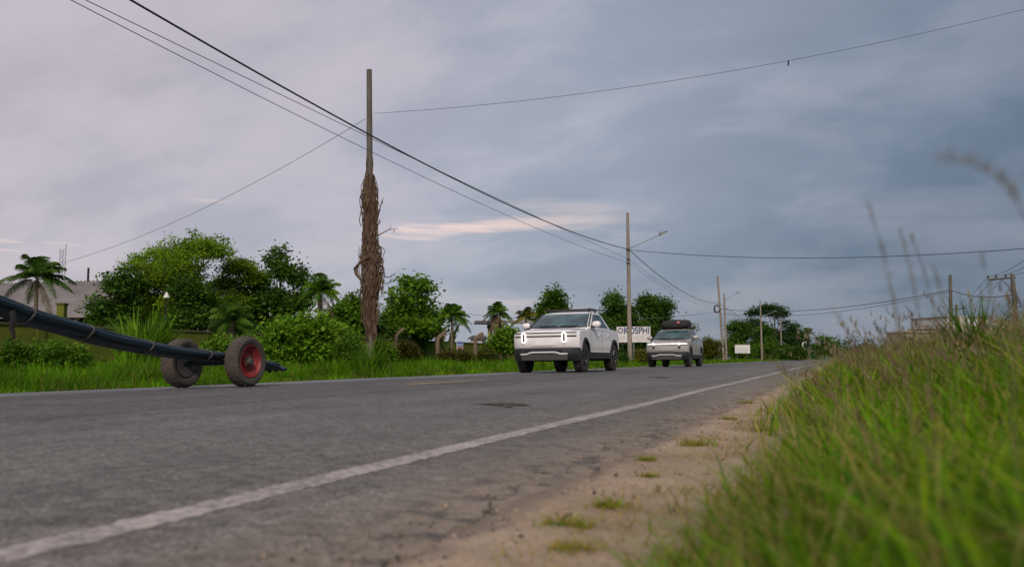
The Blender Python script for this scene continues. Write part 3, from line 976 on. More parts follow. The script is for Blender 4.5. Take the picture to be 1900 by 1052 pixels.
def palm(name, px, ytop, ycrown, dist, span_px, label, seed, pal=PAL_MID, n=15, trunk_r=.11, lean=0.0, group=None, dead=0, thatch=False, ll=.5, upmax=1.25):
    r = np.random.default_rng(seed)
    base = pt(px, 665, dist)
    base.z = float(ground_z(base.x, base.y))
    s = mpp(dist)
    H = pt(px, ycrown, dist).z - base.z
    rise = (ycrown - ytop) * s
    length = max(span_px * s * 1.25, rise * 1.45)
    trunk_r *= .72
    n = int(n * 1.35)
    t = thing(name, label, 'palm', base, 0, group)
    topv = Vector(RGT * lean) + Vector((0, 0, H))
    mb = MB()
    k = 9
    mb.tube([Vector(RGT * (lean * (i / k) ** 2)) + Vector((0, 0, H * i / k - (.1 if i == 0 else 0))) for i in range(k + 1)],
            [trunk_r * (1.35 - .5 * (i / k) ** .6) * (1.06 if i % 2 else .96) for i in range(k + 1)], 9)
    mb.build('trunk', M_PALMTRUNK, t, 70)
    if thatch:
        m2 = MB()
        for i in range(40):
            a = r.uniform(0, 6.28); z = H - r.uniform(0, .9)
            e = Vector((math.cos(a) * .45, math.sin(a) * .45, z - r.uniform(.3, .7)))
            m2.tube([topv + Vector((0, 0, -.1)), Vector((math.cos(a) * .3, math.sin(a) * .3, z)), e], [.04, .05, .01], 4)
        m2.build('dead_fronds', M_VINE, t, 60)
    v, f, c = [], [], []
    for i in range(n):
        a = 6.283 * i / n * 2.4 + r.uniform(-.25, .25)
        up = .18 + upmax * ((i * .618) % 1.0)
        cl = pick(pal, 1, r)[0]
        if i < dead: cl = np.array([.16, .12, .05]); up = -.6
        frond(v, f, c, (topv.x, topv.y, topv.z), a, length * r.uniform(.85, 1.08), up, .55 + .55 * (1 - up / 1.5), 46, .019 * length, ll * length * .5, cl, r)
    np_mesh('crown', np.array(v), np.array(f), M_LEAF, np.array(c), t)
    return t


palm('coconut_palm', 62, 458, 520, 27, 62, 'dark palm at the left edge in front of the grey roof', 61, PAL_DARK * .8, 17, .09, 0, 'palms behind the olive wall', 1)
palm('coconut_palm', 592, 498, 545, 38, 48, 'palm with arching fronds left of the vine wrapped pole', 62, PAL_MID * .95, 18, .16, 0, 'palms behind the olive wall', 1)
palm('coconut_palm', 838, 562, 590, 44, 42, 'bushy palm over the olive wall left of the canopy roof', 63, PAL_MID, 20, .09, 0, 'palms behind the olive wall')
palm('coconut_palm', 922, 556, 583, 52, 34, 'palm with brown dead fronds under its crown in front of the canopy', 64, PAL_MID * .9, 17, .13, 0, 'palms behind the olive wall', 0, True)
palm('coconut_palm', 976, 566, 592, 58, 34, 'palm half hidden behind the roof of the white pickup', 65, PAL_OLIVE, 16, .12, 0, 'palms behind the olive wall')
palm('coconut_palm', 1500, 605, 617, 240, 17, 'far dry palm with a straw coloured trunk near the end of the road', 66, PAL_OLIVE, 12, .6, 0)
palm('cycad', 428, 556, 600, 28, 62, 'low dark cycad with wide arching fronds beside the bright vine mound', 67, PAL_DARK, 18, .14, 0, None, 0, False, .6)


def blade_clump(name, px0, px1, ytop, dist, label, seed, pal, n=120, w=.05, cat='plant', lean=.5, group=None, baseup=0.0):
    r = np.random.default_rng(seed)
    base = pt((px0 + px1) / 2, 665, dist)
    base.z = float(ground_z(base.x, base.y))
    s = mpp(dist)
    W = (px1 - px0) / 2 * s
    H = pt((px0 + px1) / 2, ytop, dist).z - base.z
    u = r.normal(0, .38, n).clip(-.9, .9)
    dep = r.normal(0, .25, n)
    rv, fv = np.array(RGT), np.array(FH)
    P = u[:, None] * W * .62 * rv + dep[:, None] * W * fv
    h = H * r.uniform(.5, 1.04, n) * (1 - .3 * u * u)
    out = np.where(u > 0, 0, math.pi) + YAW
    ang = out + r.normal(0, .9, n)
    V, F, C = blades(P, h, w * r.uniform(.6, 1.25, n), ang, r.uniform(.08, lean, n) + .25 * np.abs(u), pick(pal, n, r), 6, .55)
    t = thing(name, label, cat, base, 0, group)
    np_mesh('leaves', V, F, M_LEAF, C, t)
    return t


blade_clump('cane_clump', 190, 345, 552, 24, 'tall clump of broad arching cane leaves in front of the big spreading tree', 71, np.concatenate([PAL_BRIGHT * 1.15, PAL_MID * 1.2]), 420, .10, 'cane', .55)
blade_clump('weed_clump', 645, 730, 610, 24.5, 'clump of tall grassy weeds around the foot of the vine wrapped pole', 72, PAL_MID, 260, .03, 'weeds', .8)
blade_clump('banana_plant', 822, 836, 560, 45, 'upright pale green banana leaves beside the bushy palm', 73, hexc([.13, .19, .04], [.17, .22, .06]), 14, .34, 'banana plant', .25)
blade_clump('banana_plant', 1300, 1330, 615, 115, 'straw and green banana plants left of the twin poles', 74, hexc([.20, .19, .07], [.10, .15, .03], [.3, .26, .14]), 60, .35, 'banana plant', .6)
blade_clump('reed_clump', 1740, 1905, 505, 6.5, 'clump of stiff dark green blades rising from the bank at the right edge', 75, PAL_MID * .8, 300, .020, 'reeds', .55)

# under-storey and the far wood that closes the view below the crowns
for (a, b, y, d, lab, pal) in ((1092, 1150, 590, 108, 'dark undergrowth tree behind the company sign', PAL_DARK), (1150, 1215, 596, 114, 'dark undergrowth tree between the sign and the silver pickup', PAL_DARK * .95),
                               (1000, 1060, 585, 90, 'dark undergrowth tree hidden behind the white pickup cabin', PAL_DARK), (1208, 1262, 604, 122, 'dark undergrowth tree behind the silver pickup', PAL_DARK)):
    tree('undergrowth_tree', a, b, y, d, lab, int(a) + 3, pal, 300, 16, .25, vbase=.02)
far = np.random.default_rng(77)
cen = []
for px in np.arange(-40, 1960, 9.0):
    d = far.uniform(380, 520)
    b_ = pt(px, 665, d)
    hgt = far.uniform(4.5, 8.5)
    for q in range(12):
        cen.append((b_.x + far.normal(0, 2.2), b_.y + far.normal(0, 2.2), far.uniform(.1, 1) * hgt))
Vw, Fw, Cw = leaf_cloud(np.array(cen), np.full(len(cen), 1.3), 8, 1.15, PAL_BLUE * 1.3, far)
tag(np_mesh('far_wood', Vw, Fw, M_LEAF, Cw), 'distant dark wood closing the view along the horizon', 'wood', kind='stuff')

# ------------------------------------------------------------------ poles
D_POLE = 13.5


def pole(px_base, px_top, ytop, dist, label, m=None, r0=.14, r1=.085, lamp=None, group='utility poles along the far verge', base_drop=.1):
    b = pt(px_base, 665, dist)
    b.z = float(ground_z(b.x, b.y))
    top = pt(px_top, ytop, dist)
    t = thing('utility_pole', label, 'utility pole', b, 0, group)
    d = top - b
    MB().tube([Vector((0, 0, -base_drop)), d * .33, d * .66, d], [r0, r0 + (r1 - r0) * .33, r0 + (r1 - r0) * .66, r1], 14).build('pole', m or M_CONC, t, 50)
    if lamp:
        (ax, ay), (lx, ly) = lamp
        a = pt(ax, ay, dist) - b
        k = (a.z) / d.z
        a0 = d * k
        e = pt(lx, ly, dist - .3) - b
        dr = (e - a0).normalized()
        L = (e - a0).length
        MB().tube([a0, a0 + dr * L * .8 + Vector((0, 0, -.02)), e - dr * .05], [.035, .03, .028], 8).build('lamp_arm', M_GALV, t)
        lh = MB()
        side = dr.cross(Vector((0, 0, 1))).normalized()
        upv = side.cross(dr)
        rings = []
        hl = max(.55, L * .32)
        for q, w, hgt in ((0, .05, .05), (.12, .10, .08), (.5, .15, .10), (.85, .14, .08), (1, .05, .03)):
            c = e + dr * (hl * q)
            rings.append([c + side * (w * math.cos(th)) + upv * (hgt * (math.sin(th) if math.sin(th) > 0 else .45 * math.sin(th))) for th in [2 * math.pi * z / 10 for z in range(10)]])
        head = lh.loft(rings).build('lamp_head', M_GALV, t, 50)
        pc = e + dr * hl * .3 + upv * .13
        MB().tube([pc - upv * .05, pc + upv * .05], [.035, .035], 8).build('photocell', M_WIRE, head)
        gl = MB().loft([[e + dr * (hl * (.5 + .36 * math.cos(th))) + side * (.11 * math.sin(th)) - upv * (.035 + dz) for th in [2 * math.pi * z / 12 for z in range(12)]] for dz in (0, .045)])
        gl.build('lamp_glass', surf_glass, head)
        ring = MB()
        for z in (-.06, .06):
            ring.tube([a0 + Vector((math.cos(q) * (r1 + .025), math.sin(q) * (r1 + .025), z)) for q in np.linspace(0, 6.2832, 13)], .014, 5, cap=False)
        ring.build('clamp', M_GALV, t)
    return t, b, d


surf_glass = surf('lamp_lens', (.55, .55, .52), (.48, .48, .46), 3, .25)

P1 = dist_of(688, 14.7)
p1, p1b, p1d = pole(688, 685, 130, P1, 'tall weathered pole wrapped in dead vines, tallest on the verge', M_CONCDARK, .13, .092)
P2 = dist_of(1167, D_POLE)
p2, p2b, p2d = pole(1169, 1164.5, 395, P2, 'street light pole standing in front of the white company sign', M_CONC, .17, .10, ((1168, 462), (1221, 437)))
P3 = dist_of(1342, D_POLE)
p3, p3b, p3d = pole(1343, 1331.5, 512, P3, 'leaning pole with a black cable coil, left of the twin poles', M_CONC, .17, .11)
P3b = dist_of(1348, D_POLE)
p4, p4b, p4d = pole(1348, 1343.5, 545, P3b, 'shorter street light pole of the twin poles', M_CONC, .15, .10, ((1345, 556), (1366, 545)))
P4 = dist_of(1413, D_POLE)
p5, p5b, p5d = pole(1414, 1410.5, 557, P4, 'thin street light pole between the white billboard and the flat topped tree', M_CONC, .20, .13, ((1412, 588), (1434, 579)))
P5 = dist_of(1449, D_POLE)
p6, p6b, p6d = pole(1450, 1448.5, 590, P5, 'farthest street light pole in front of the flat topped tree', M_CONC, .22, .15, ((1449, 604), (1466, 599)))

# black service coil hanging on pole 3
cc = pt(1330.5, 573, P3 - .25)
mb = MB()
for q in range(4):
    pts = [cc + RGT * (math.cos(a) * (.30 + .03 * q)) + Vector((0, 0, math.sin(a) * (.42 + .03 * q))) + FH * (q * .03) for a in np.linspace(.5, 5.9, 24)]
    mb.tube(pts, .045, 6)
tag(mb.build('cable_coil', M_WIRE), 'black coil of spare cable hung on the leaning pole', 'cable coil')


# dead vines on pole 1
def pole1_at(z):
    return p1b + p1d * ((z - p1b.z) / p1d.z)


sv = mpp(P1)
zt = pt(686, 322, P1).z
zb = pt(688, 640, P1).z
v1 = thing('climbing_vine', 'mass of brown dead vines wrapped around the tall weathered pole', 'vine', p1b)
r = np.random.default_rng(8)
prof = [(0, .12), (.06, .15), (.2, .20), (.32, .25), (.5, .24), (.68, .20), (.82, .22), (.92, .18), (.97, .13), (1, .09)]
rings = []
nn = 20
for i in range(46):
    q = i / 45
    rad = np.interp(q, [a for a, b in prof], [b for a, b in prof])
    z = zb + (zt - zb) * q
    c = pole1_at(z) - p1b
    rings.append([c + Vector((math.cos(a) * rad, math.sin(a) * rad, 0)) * (1 + .22 * math.sin(3 * a + i * .7) * math.sin(i * .9) + r.uniform(-.13, .13)) for a in [2 * math.pi * k / nn for k in range(nn)]])
MB().loft(rings).build('vine_mat', M_VINE2, v1, 25)
mb = MB()
for i in range(190):
    a = r.uniform(0, 6.28); q0 = r.uniform(.02, .9); q1 = min(1.01, q0 + r.uniform(.05, .28))
    tw = r.uniform(-1.6, 1.6); bul = r.uniform(.98, 1.3) + (.35 if i % 6 == 0 else 0)
    pts = []
    for j in range(9):
        q = q0 + (q1 - q0) * j / 8
        rad = np.interp(q, [x for x, y in prof], [y for x, y in prof]) * bul + .045 * math.sin(j * 1.7 + i) * math.sin(i * 2.3)
        c = pole1_at(zb + (zt - zb) * q) - p1b
        th = a + tw * j / 8
        pts.append(c + Vector((math.cos(th) * rad, math.sin(th) * rad, 0)))
    rr = r.uniform(.007, .022)
    mb.tube(pts, [rr] * 8 + [rr * .4], 5, jitter=.15)
for i in range(14):
    a = r.uniform(0, 6.28); top_ = r.uniform(.15, .75)
    pts = [pole1_at(zt - .3 + (top_ + .3) * j / 6) - p1b + Vector((math.cos(a + j * .25) * .115, math.sin(a + j * .25) * .115, 0)) for j in range(7)]
    mb.tube(pts, [.014] * 5 + [.009, .003], 5, jitter=.2)
# hanging strands on the road side and the big loop on the other
for i in range(34):
    x0 = r.uniform(.14, .46)
    za = pt(686, r.uniform(455, 500), P1).z; zc = pt(686, r.uniform(520, 556), P1).z
    dep = r.uniform(-.2, .25)
    c = pole1_at(za) - p1b
    pts = [c + RGT * .1, c + RGT * (x0 * .8) + FH * dep + Vector((0, 0, .12))]
    for j in range(7):
        q = j / 6
        pts.append(c + RGT * (x0 + .05 * math.sin(j * 1.9 + i)) + FH * (dep + .03 * math.sin(j + i)) + Vector((0, 0, (zc - za) * q)))
    mb.tube(pts, [.02, .018] + [.013] * 6 + [.006], 5, jitter=.2)
for w in (0, .05, .1):
    c = pole1_at(pt(686, 486, P1).z) - p1b
    mb.tube([c + RGT * .34 + Vector((0, 0, .08 + w)), c + RGT * .05 - FH * .3 + Vector((0, 0, .14 + w)), c - RGT * .25 - FH * .25 + Vector((0, 0, .02)), c - RGT * (.44 + w) + Vector((0, 0, -.22)),
             c - RGT * (.40 + w) + Vector((0, 0, -.42)), c - RGT * .22 + Vector((0, 0, -.75))], [.03, .035, .035, .028, .022, .012], 6, jitter=.2)
for (x0, y0, x1, y1, dy) in ((700, 400, 712, 366, 0), (702, 437, 738, 424, 4), (708, 512, 736, 506, -6), (706, 520, 730, 516, -10), (700, 420, 706, 408, 0)):
    a, e = pt(x0, y0, P1) - p1b, pt(x1, y1, P1) - p1b
    m_ = a.lerp(e, .55) + Vector((0, 0, dy * sv))
    mb.tube([a - RGT * .15, a, m_, e], [.03, .024, .016, .006], 6, jitter=.2)
    mb.tube([m_, m_ + (e - a) * .15 + Vector((0, 0, .12))], [.012, .004], 5)
    mb.tube([a.lerp(e, .8), a.lerp(e, .8) + Vector((.02, 0, -.1))], [.012, .012], 5)
mb.build('strands', M_VINE, v1, 60)


# ------------------------------------------------------------------ wires
def wire(name, pts, rad, label, m=M_WIRE, cat='wire', group=None, n=40, sags=None):
    """pts: supports; sags: drop at mid-span of each bay"""
    path = []
    for i in range(len(pts) - 1):
        a, b = Vector(pts[i]), Vector(pts[i + 1])
        sg = sags[i] if sags else 0
        for k in range(n + (1 if i == len(pts) - 2 else 0)):
            q = k / n
            p = a.lerp(b, q)
            p.z -= sg * 4 * q * (1 - q)
            path.append(p)
    o = MB().tube(path, rad, 6).build(name, m, None, 80)
    return tag(o, label, cat, group)


def attach(px, py, dist):
    return pt(px, py, dist)


P0 = (-D_POLE, 2.0)
a0 = Vector((-D_POLE + .3, -14, 7.9))


def back(z, x=.25, y=-2.0):
    return Vector((-D_POLE + x, y, z))


# solve the near end of each overhead run so that it also passes the sight line seen at the upper frame edge
def overhead(px_e, py_e, via, edge, rad, label, m, name='power_cable'):
    e = attach(px_e, py_e, P2 - .2)
    y0 = -9.0
    # parabola z(y) through pole 2, via and edge sight lines on the vertical plane x = const joining them
    x = e.x
    pts = []
    for (px, py) in (via, edge):
        r_ = ray(px, py)
        k = (x - EYE.x) / r_.x
        p = EYE + r_ * k
        pts.append((p.y, p.z))
    A = np.array([[q * q, q, 1] for q in (e.y, pts[0][0], pts[1][0])])
    c = np.linalg.solve(A, np.array([e.z, pts[0][1], pts[1][1]]))
    path = [Vector((x, q, c[0] * q * q + c[1] * q + c[2])) for q in np.linspace(y0, e.y, 70)]
    return path, e


cables = []
for (e_, via, edge, rad, lab, m, e3, sag3) in (
        ((1167, 463), (685, 250), (250, 5), .024, 'thick black overhead cable, uppermost of the three above the road', M_WIRE, (1334, 562), .62),
        ((1167, 481), (685, 255), (168, 5), .009, 'thin grey overhead wire, middle of the three above the road', M_WIRETHIN, (1334, 566), .5),
        ((1167, 488), (685, 280), (140, 5), .009, 'thin grey overhead wire, lowest of the three above the road', M_WIRETHIN, (1334, 570), .5)):
    path, e = overhead(*e_, via, edge, rad, lab, m)
    b = attach(*e3, P3 - .2)
    for k in range(1, 31):
        q = k / 30
        p = e.lerp(b, q); p.z -= sag3 * 1.6 * 4 * q * (1 - q)
        path.append(p)
    b2 = attach(1412, 600 if rad > .02 else 602, P4 - .2)
    for k in range(1, 21):
        q = k / 20
        p = b.lerp(b2, q); p.z -= .5 * 4 * q * (1 - q)
        path.append(p)
    tag(MB().tube(path, rad, 6).build('power_cable', m, None, 80), lab, 'cable', 'overhead lines on the verge poles')
    # short clamp on pole 2
    MB().tube([e + Vector((-.2, 0, 0)), e + Vector((.05, 0, 0))], [.03, .03], 6).build('insulator', M_WIRE, p2).matrix_parent_inverse = Matrix.Translation(-p2b)

wire('service_wire', [attach(693, 211, P1), pt(2080, -28, 24)], .0075, 'thin wire crossing the road from the vine wrapped pole to the upper right', M_WIRETHIN, 'wire', None, 60, [.62])
wire('service_wire', [attach(678, 221, P1), attach(112, 489, 43)], .0085, 'thin wire falling from the vine wrapped pole behind the big tree to the lattice mast', M_WIRETHIN, 'wire', None, 50, [.55])
wire('service_wire', [attach(1170, 464, P2 - .2), pt(2010, 452, 40)], .020, 'dark cable crossing the road from the street light pole to the right', M_WIRE, 'wire', None, 60, [.62])
sx = pt(1462, 118, 24.6)
sp_ = MB().tube([pt(1463, 113, 24.9), pt(1462.5, 122, 24.9)], [.025, .02], 6).build('wire_splice', M_WIRE)
tag(sp_, 'small dark splice on the thin wire high in the sky', 'wire splice')

# poles, wires beyond the bank
q1, q1b, q1d = pole(1766, 1763, 510, 70, 'bare dark pole behind the bank grass left of the crossarm pole', M_CONCDARK, .17, .12, None, 'poles behind the bank')
q2, q2b, q2d = pole(1892, 1878, 508, 62, 'dark leaning pole with a wooden crossarm at the right edge', M_CONCDARK, .20, .14, None, 'poles behind the bank')
ca, cb = pt(1833, 519, 62) - q2b, pt(1884, 514.5, 62) - q2b
arm = MB().tube([ca, cb], [.075, .075], 4).build('crossarm', M_CONCDARK, q2, 30)
MB().tube([pt(1858, 520, 62) - q2b, pt(1880, 536, 62) - q2b], [.035, .035], 5).build('brace', M_GALV, q2)
for px, py in ((1833, 515), (1848, 514), (1866, 512.5)):
    MB().lathe([(.0, -.06), (.06, -.05), (.07, .03), (.045, .08), (.06, .12), (.0, .17)], 10, 'z', pt(px, py, 62) - q2b).build('insulator', M_WIRE, q2)
q3, q3b, q3d = pole(1776, 1774.5, 565, 120, 'small distant pole with a crossarm above the white building', M_CONCDARK, .2, .15, None, 'poles behind the bank')
MB().tube([pt(1760, 575, 120) - q3b, pt(1790, 572, 120) - q3b], [.09, .09], 4).build('crossarm', M_CONCDARK, q3, 30)
for px, py in ((1762, 573), (1788, 570)):
    MB().tube([pt(px, py + 1, 120) - q3b, pt(px, py - 2, 120) - q3b], [.09, .06], 6).build('insulator', M_WIRE, q3)
wire('power_cable', [attach(1335, 573, P3), pt(1764, 538, 70), pt(1884, 545, 62)], .03, 'dark cable from the leaning coil pole across to the poles behind the bank', M_WIRE, 'cable', 'wires across the far road', 50, [.9, .4])
wire('power_cable', [attach(1335, 581, P3), pt(1764, 541, 70)], .022, 'thin wire just below the dark cable to the bare pole behind the bank', M_WIRETHIN, 'cable', 'wires across the far road', 50, [1.0])
wire('power_cable', [pt(780, 570, 118), attach(1333, 579, P3)], .028, 'faint wire behind the round trees and the palms', M_WIRETHIN, 'cable', 'wires across the far road', 50, [1.4])
for i, (px, py) in enumerate(((1833, 513), (1848, 512), (1866, 510.5))):
    wire('power_cable', [pt(1762 + 13 * i, 571, 120), pt(px, py, 62), pt(px + 120, py - 70 + 10 * i, 34)], .014,
         ('thin line on the outer end of the crossarm', 'thin line on the middle of the crossarm', 'thin line on the crossarm next to the pole')[i], M_WIRETHIN, 'cable', 'lines on the crossarm', 30, [.5, .3])


# ------------------------------------------------------------------ wall, posts, buildings behind the verge
D_WALL = 21.0
w = thing('boundary_wall', 'low olive green painted wall along the far verge', 'wall', (-D_WALL, 12, 0))
wy0, wy1 = 0.0, 50.0
hz = 1.40
MB().box((0, (wy0 + wy1) / 2, hz / 2 - .1), (.16, wy1 - wy0, hz + .2)).build('wall_face', M_WALL, w, 0)
MB().box((0, (wy0 + wy1) / 2, hz + .035), (.24, wy1 - wy0, .07)).build('coping', M_WALLCAP, w, 0, .01)
for k in range(0, 13):
    MB().box((.06, 2 + k * 4.0, hz / 2 - .1), (.14, .26, hz + .18)).build('pier', M_WALL, w, 0, .008)

for i, (px, ytop, lab) in enumerate(((735, 615, 'slim bent concrete post at the larger maroon shrub, nearest the vine wrapped pole'),
                                     (812, 621, 'bent concrete post in front of the plain stretch of olive wall'),
                                     (882, 622, 'bent concrete post just right of the little blue and red sign'))):
    dd = dist_of(px, 16.6)
    b = pt(px, 665, dd); b.z = 0
    t = thing('fence_post', lab, 'fence post', b, 0, 'bent concrete fence posts')
    H = pt(px, ytop + 8, dd).z
    tip = RGT * (.36 if i else .30) + Vector((0, 0, H + .30)) + FH * .1
    w0 = .105 if i else .075
    mb = MB()
    pts = [Vector((0, 0, -.1)), Vector((.01, 0, H * .3)), Vector((-.01, .01, H * .65)), Vector((.0, 0, H)), RGT * .07 + Vector((0, 0, H + .09)), RGT * .2 + Vector((0, 0, H + .2)), tip]
    mb.tube(pts, [w0 * 1.1, w0, w0 * .9, w0 * .98, w0 * 1.0, w0 * .9, w0 * .8], 6, jitter=.14)
    mb.build('post', M_TAN, t, 40)
    if i:
        MB().tube([RGT * .30 + Vector((0, 0, H - .02)), RGT * .30 + Vector((0, 0, H + .12)), RGT * .28 + Vector((0, 0, H + .22))], [.045, .05, .045], 7, jitter=.05).build('strut', M_TAN, t, 40)
pd = dist_of(932, 17)
b = pt(931, 665, pd); b.z = 0
t = thing('stump_post', 'rough straight wooden post below the young tree beside the white pickup', 'post', b)
MB().tube([(0, 0, -.1), (.02, 0, .5), (0, .02, 1.0), (.03, 0, 1.25)], [.16, .14, .13, .12], 9, jitter=.1).build('post', M_TAN, t, 40)

# little sign fixed to the wall
sd = dist_of(853, D_WALL - .35)
b = pt(853, 665, sd); b.z = 0
t = thing('notice_board', 'little notice with blue, white and red bands on the olive wall', 'sign', b, YAW + R(35))
cz = pt(853, 640, sd).z
MB().box((0, 0, cz), (.44, .03, .50)).build('board', M_WHITE, t, 0, .004)
MB().box((0, -.019, cz + .12), (.40, .008, .16)).build('band', M_BLUE, t, 0)
MB().box((0, -.019, cz - .06), (.40, .008, .09)).build('band', M_BLUE, t, 0)
MB().box((0, -.019, cz - .18), (.40, .008, .09)).build('band', M_RED, t, 0)
for s in (-.16, .16):
    MB().tube([(s, .03, -.1), (s, .03, cz + .2)], [.02, .02], 6).build('post', M_GALV, t)


def gable_roof(mb, w_, d_, z0, z1, over=.3, th=.06):
    hw, hd = w_ / 2 + over, d_ / 2 + over
    vs = [(-hw, -hd, z0), (hw, -hd, z0), (hw, 0, z1), (-hw, 0, z1), (hw, hd, z0), (-hw, hd, z0)]
    vs += [(x, y, z - th) for x, y, z in vs]
    return mb.add(vs, [(0, 1, 2, 3), (3, 2, 4, 5), (6, 9, 8, 7), (9, 11, 10, 8), (0, 6, 7, 1), (5, 4, 10, 11), (1, 7, 8, 2), (2, 8, 10, 4), (0, 3, 9, 6), (3, 5, 11, 9)])


# shed with the big grey roof at the left edge
dL = 39
b = pt(20, 665, dL); b.z = 0
t = thing('shed', 'long shed with a grey corrugated roof behind the wall at the left edge', 'shed', b, YAW - R(14))
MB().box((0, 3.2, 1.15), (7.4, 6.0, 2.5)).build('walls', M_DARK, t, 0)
ro = MB()
gable_roof(ro, 7.4, 6.2, 2.35, 4.25, .35)
ro.v = [(x, y + 3.2, z) for x, y, z in ro.v]
ro.build('roof', M_ROOF, t, 0)
rb = MB()
for k in range(34):
    x = -3.95 + k * 7.9 / 33
    rb.tube([(x, -.2, 2.375), (x, 3.19, 4.27)], [.028, .028], 5)
rb.build('roof_ribs', M_ROOF, t, 60)
for k in range(5):
    MB().box((-3.4 + k * 1.7, .0, 1.1), (.14, .14, 2.3)).build('post', M_CONC, t, 0)
MB().tube([(1.2, 3.2, 4.2), (1.2, 3.2, 4.9)], [.05, .05], 6).build('vent_pipe', M_DARK, t)

# gate pillar and lattice mast
gd = dist_of(111, 22)
b = pt(111, 665, gd); b.z = 0
t = thing('gate_pillar', 'short yellow green pillar standing above the olive wall at the left', 'pillar', b, YAW)
gh = pt(111, 566, gd).z
MB().box((0, 0, gh / 2), (.22, .22, gh)).build('shaft', M_WALL, t, 0, .01)
MB().box((0, 0, gh + .03), (.27, .27, .06)).build('cap', M_WALLCAP, t, 0, .01)

md = 43.0
b = pt(108, 665, md); b.z = 0
t = thing('lattice_mast', 'thin grey lattice mast beside the palm at the left edge', 'mast', b, .3)
mh = pt(112, 452, md).z
for k in range(3):
    a = 2.094 * k
    MB().tube([(math.cos(a) * .15, math.sin(a) * .15, 0), (math.cos(a) * .15, math.sin(a) * .15, mh - (.3 if k else 0))], [.014, .014], 6).build('leg', M_GALV, t)
mb = MB()
nst = 24
for i in range(nst):
    for k in range(3):
        a, a2 = 2.094 * k, 2.094 * (k + 1)
        z0, z1 = mh * .96 * i / nst, mh * .96 * (i + 1) / nst
        p0, p1_ = (math.cos(a) * .15, math.sin(a) * .15, z0), (math.cos(a2) * .15, math.sin(a2) * .15, z1)
        mb.tube([p0, p1_], [.008, .008], 4)
mb.build('lacing', M_GALV, t, 60)

# white bell shaped yard lamp among the trees
ld = 33
b = pt(305, 665, ld); b.z = 0
t = thing('yard_lamp', 'white bell shaped lamp on a thin post among the dark trees', 'lamp', b)
lz = pt(305, 550, ld).z
MB().tube([(0, 0, -.1), (0, 0, lz - .1)], [.035, .03], 8).build('post', M_DARK, t)
MB().lathe([(.0, .17), (.03, .16), (.05, .10), (.10, .02), (.115, -.05), (.10, -.05)], 16, 'z', (0, 0, lz)).build('shade', M_WHITE, t, 60)

# small house glimpsed left of the vine wrapped pole
hd_ = 47
b = pt(634, 665, hd_); b.z = 0
t = thing('small_house', 'small brown roofed house half hidden left of the vine wrapped pole', 'house', b, YAW - R(12))
MB().box((0, 1.5, .95), (2.2, 2.6, 2.1)).build('walls', M_CREAM, t, 0)
ro = MB(); gable_roof(ro, 2.2, 2.8, 1.85, 2.5, .25)
ro.v = [(x, y + 1.5, z) for x, y, z in ro.v]
ro.build('roof', M_ROOFDARK, t, 0)
for x in (-.55, .5):
    f = MB().box((x, .185, 1.25), (.62, .05, .70)).build('window', M_WHITE, t, 0)
    MB().box((x, .150, 1.25), (.50, .03, .58)).build('pane', M_DARK, f, 0)

# canopies right of the palms
cd = dist_of(908, 24)
b = pt(908, 665, cd); b.z = 0
t = thing('canopy', 'flat dark canopy roof on a pale green column right of the bushy palm', 'canopy', b, YAW)
ch = pt(908, 604, cd).z
s = mpp(cd)
MB().loft([[(-1.05, -.9, ch + .05), (1.2, -.9, ch + .0), (1.2, 1.1, ch + .32), (-1.05, 1.1, ch + .32)], [(-1.12, -1.0, ch + .13), (1.28, -1.0, ch + .08), (1.25, 1.2, ch + .42), (-1.1, 1.2, ch + .42)]]).build('roof', M_ROOFDARK, t, 0)
MB().box((0, 0, ch / 2), (.26, .26, ch + .1)).build('column', M_LIME, t, 0, .01)
MB().box((0, 0, ch - .12), (.36, .36, .16)).build('capital', M_ROOFDARK, t, 0, .01)
b = pt(956, 665, cd + 8); b.z = 0
t = thing('canopy', 'second canopy with a pale roof edge behind the dead fronds palm', 'canopy', b, YAW)
c2 = pt(956, 600, cd + 8).z
MB().loft([[(-1.2, -1, c2), (1.5, -1, c2 - .12), (1.5, 1.4, c2 + .1), (-1.2, 1.4, c2 + .2)], [(-1.25, -1.05, c2 + .14), (1.55, -1.05, c2), (1.5, 1.4, c2 + .25), (-1.2, 1.4, c2 + .35)]]).build('roof', M_ROOF, t, 0)
for x in (-1.0, 1.2):
    MB().box((x, 0, c2 / 2), (.16, .16, c2 + .1)).build('column', M_LIME, t, 0)
b = pt(884, 665, 74); b.z = 0
t = thing('gatehouse', 'tiny white building with a dark roof below the canopy', 'building', b, YAW - R(10))
g2 = pt(884, 629, 74).z
MB().box((0, .8, g2 / 2), (1.0, 1.6, g2)).build('walls', M_WHITEWALL, t, 0)
MB().loft([[(-.8, -.3, g2), (.8, -.3, g2), (.8, 1.9, g2), (-.8, 1.9, g2)], [(-.5, .5, g2 + .32), (.5, .5, g2 + .32), (.5, 1.1, g2 + .32), (-.5, 1.1, g2 + .32)]]).build('roof', M_ROOFDARK, t, 0)
f = MB().box((.1, -.02, g2 * .62), (.4, .05, .5)).build('window', M_ROOFDARK, t, 0)
MB().box((.1, -.052, g2 * .62), (.32, .02, .42)).build('pane', M_DARK, f, 0)
b = pt(905, 665, 58); b.z = 0
t = thing('low_shed', 'low shed with a pale sheet roof behind the olive wall below the canopy', 'shed', b, YAW)
l2 = pt(905, 641, 58).z
MB().box((-.0, .6, l2 / 2 - .05), (2.3, 1.1, l2 - .12)).build('walls', M_WALLCAP, t, 0)
MB().box((0, .6, l2 + .02), (2.6, 1.5, .07)).build('roof', M_ROOF, t, 0)


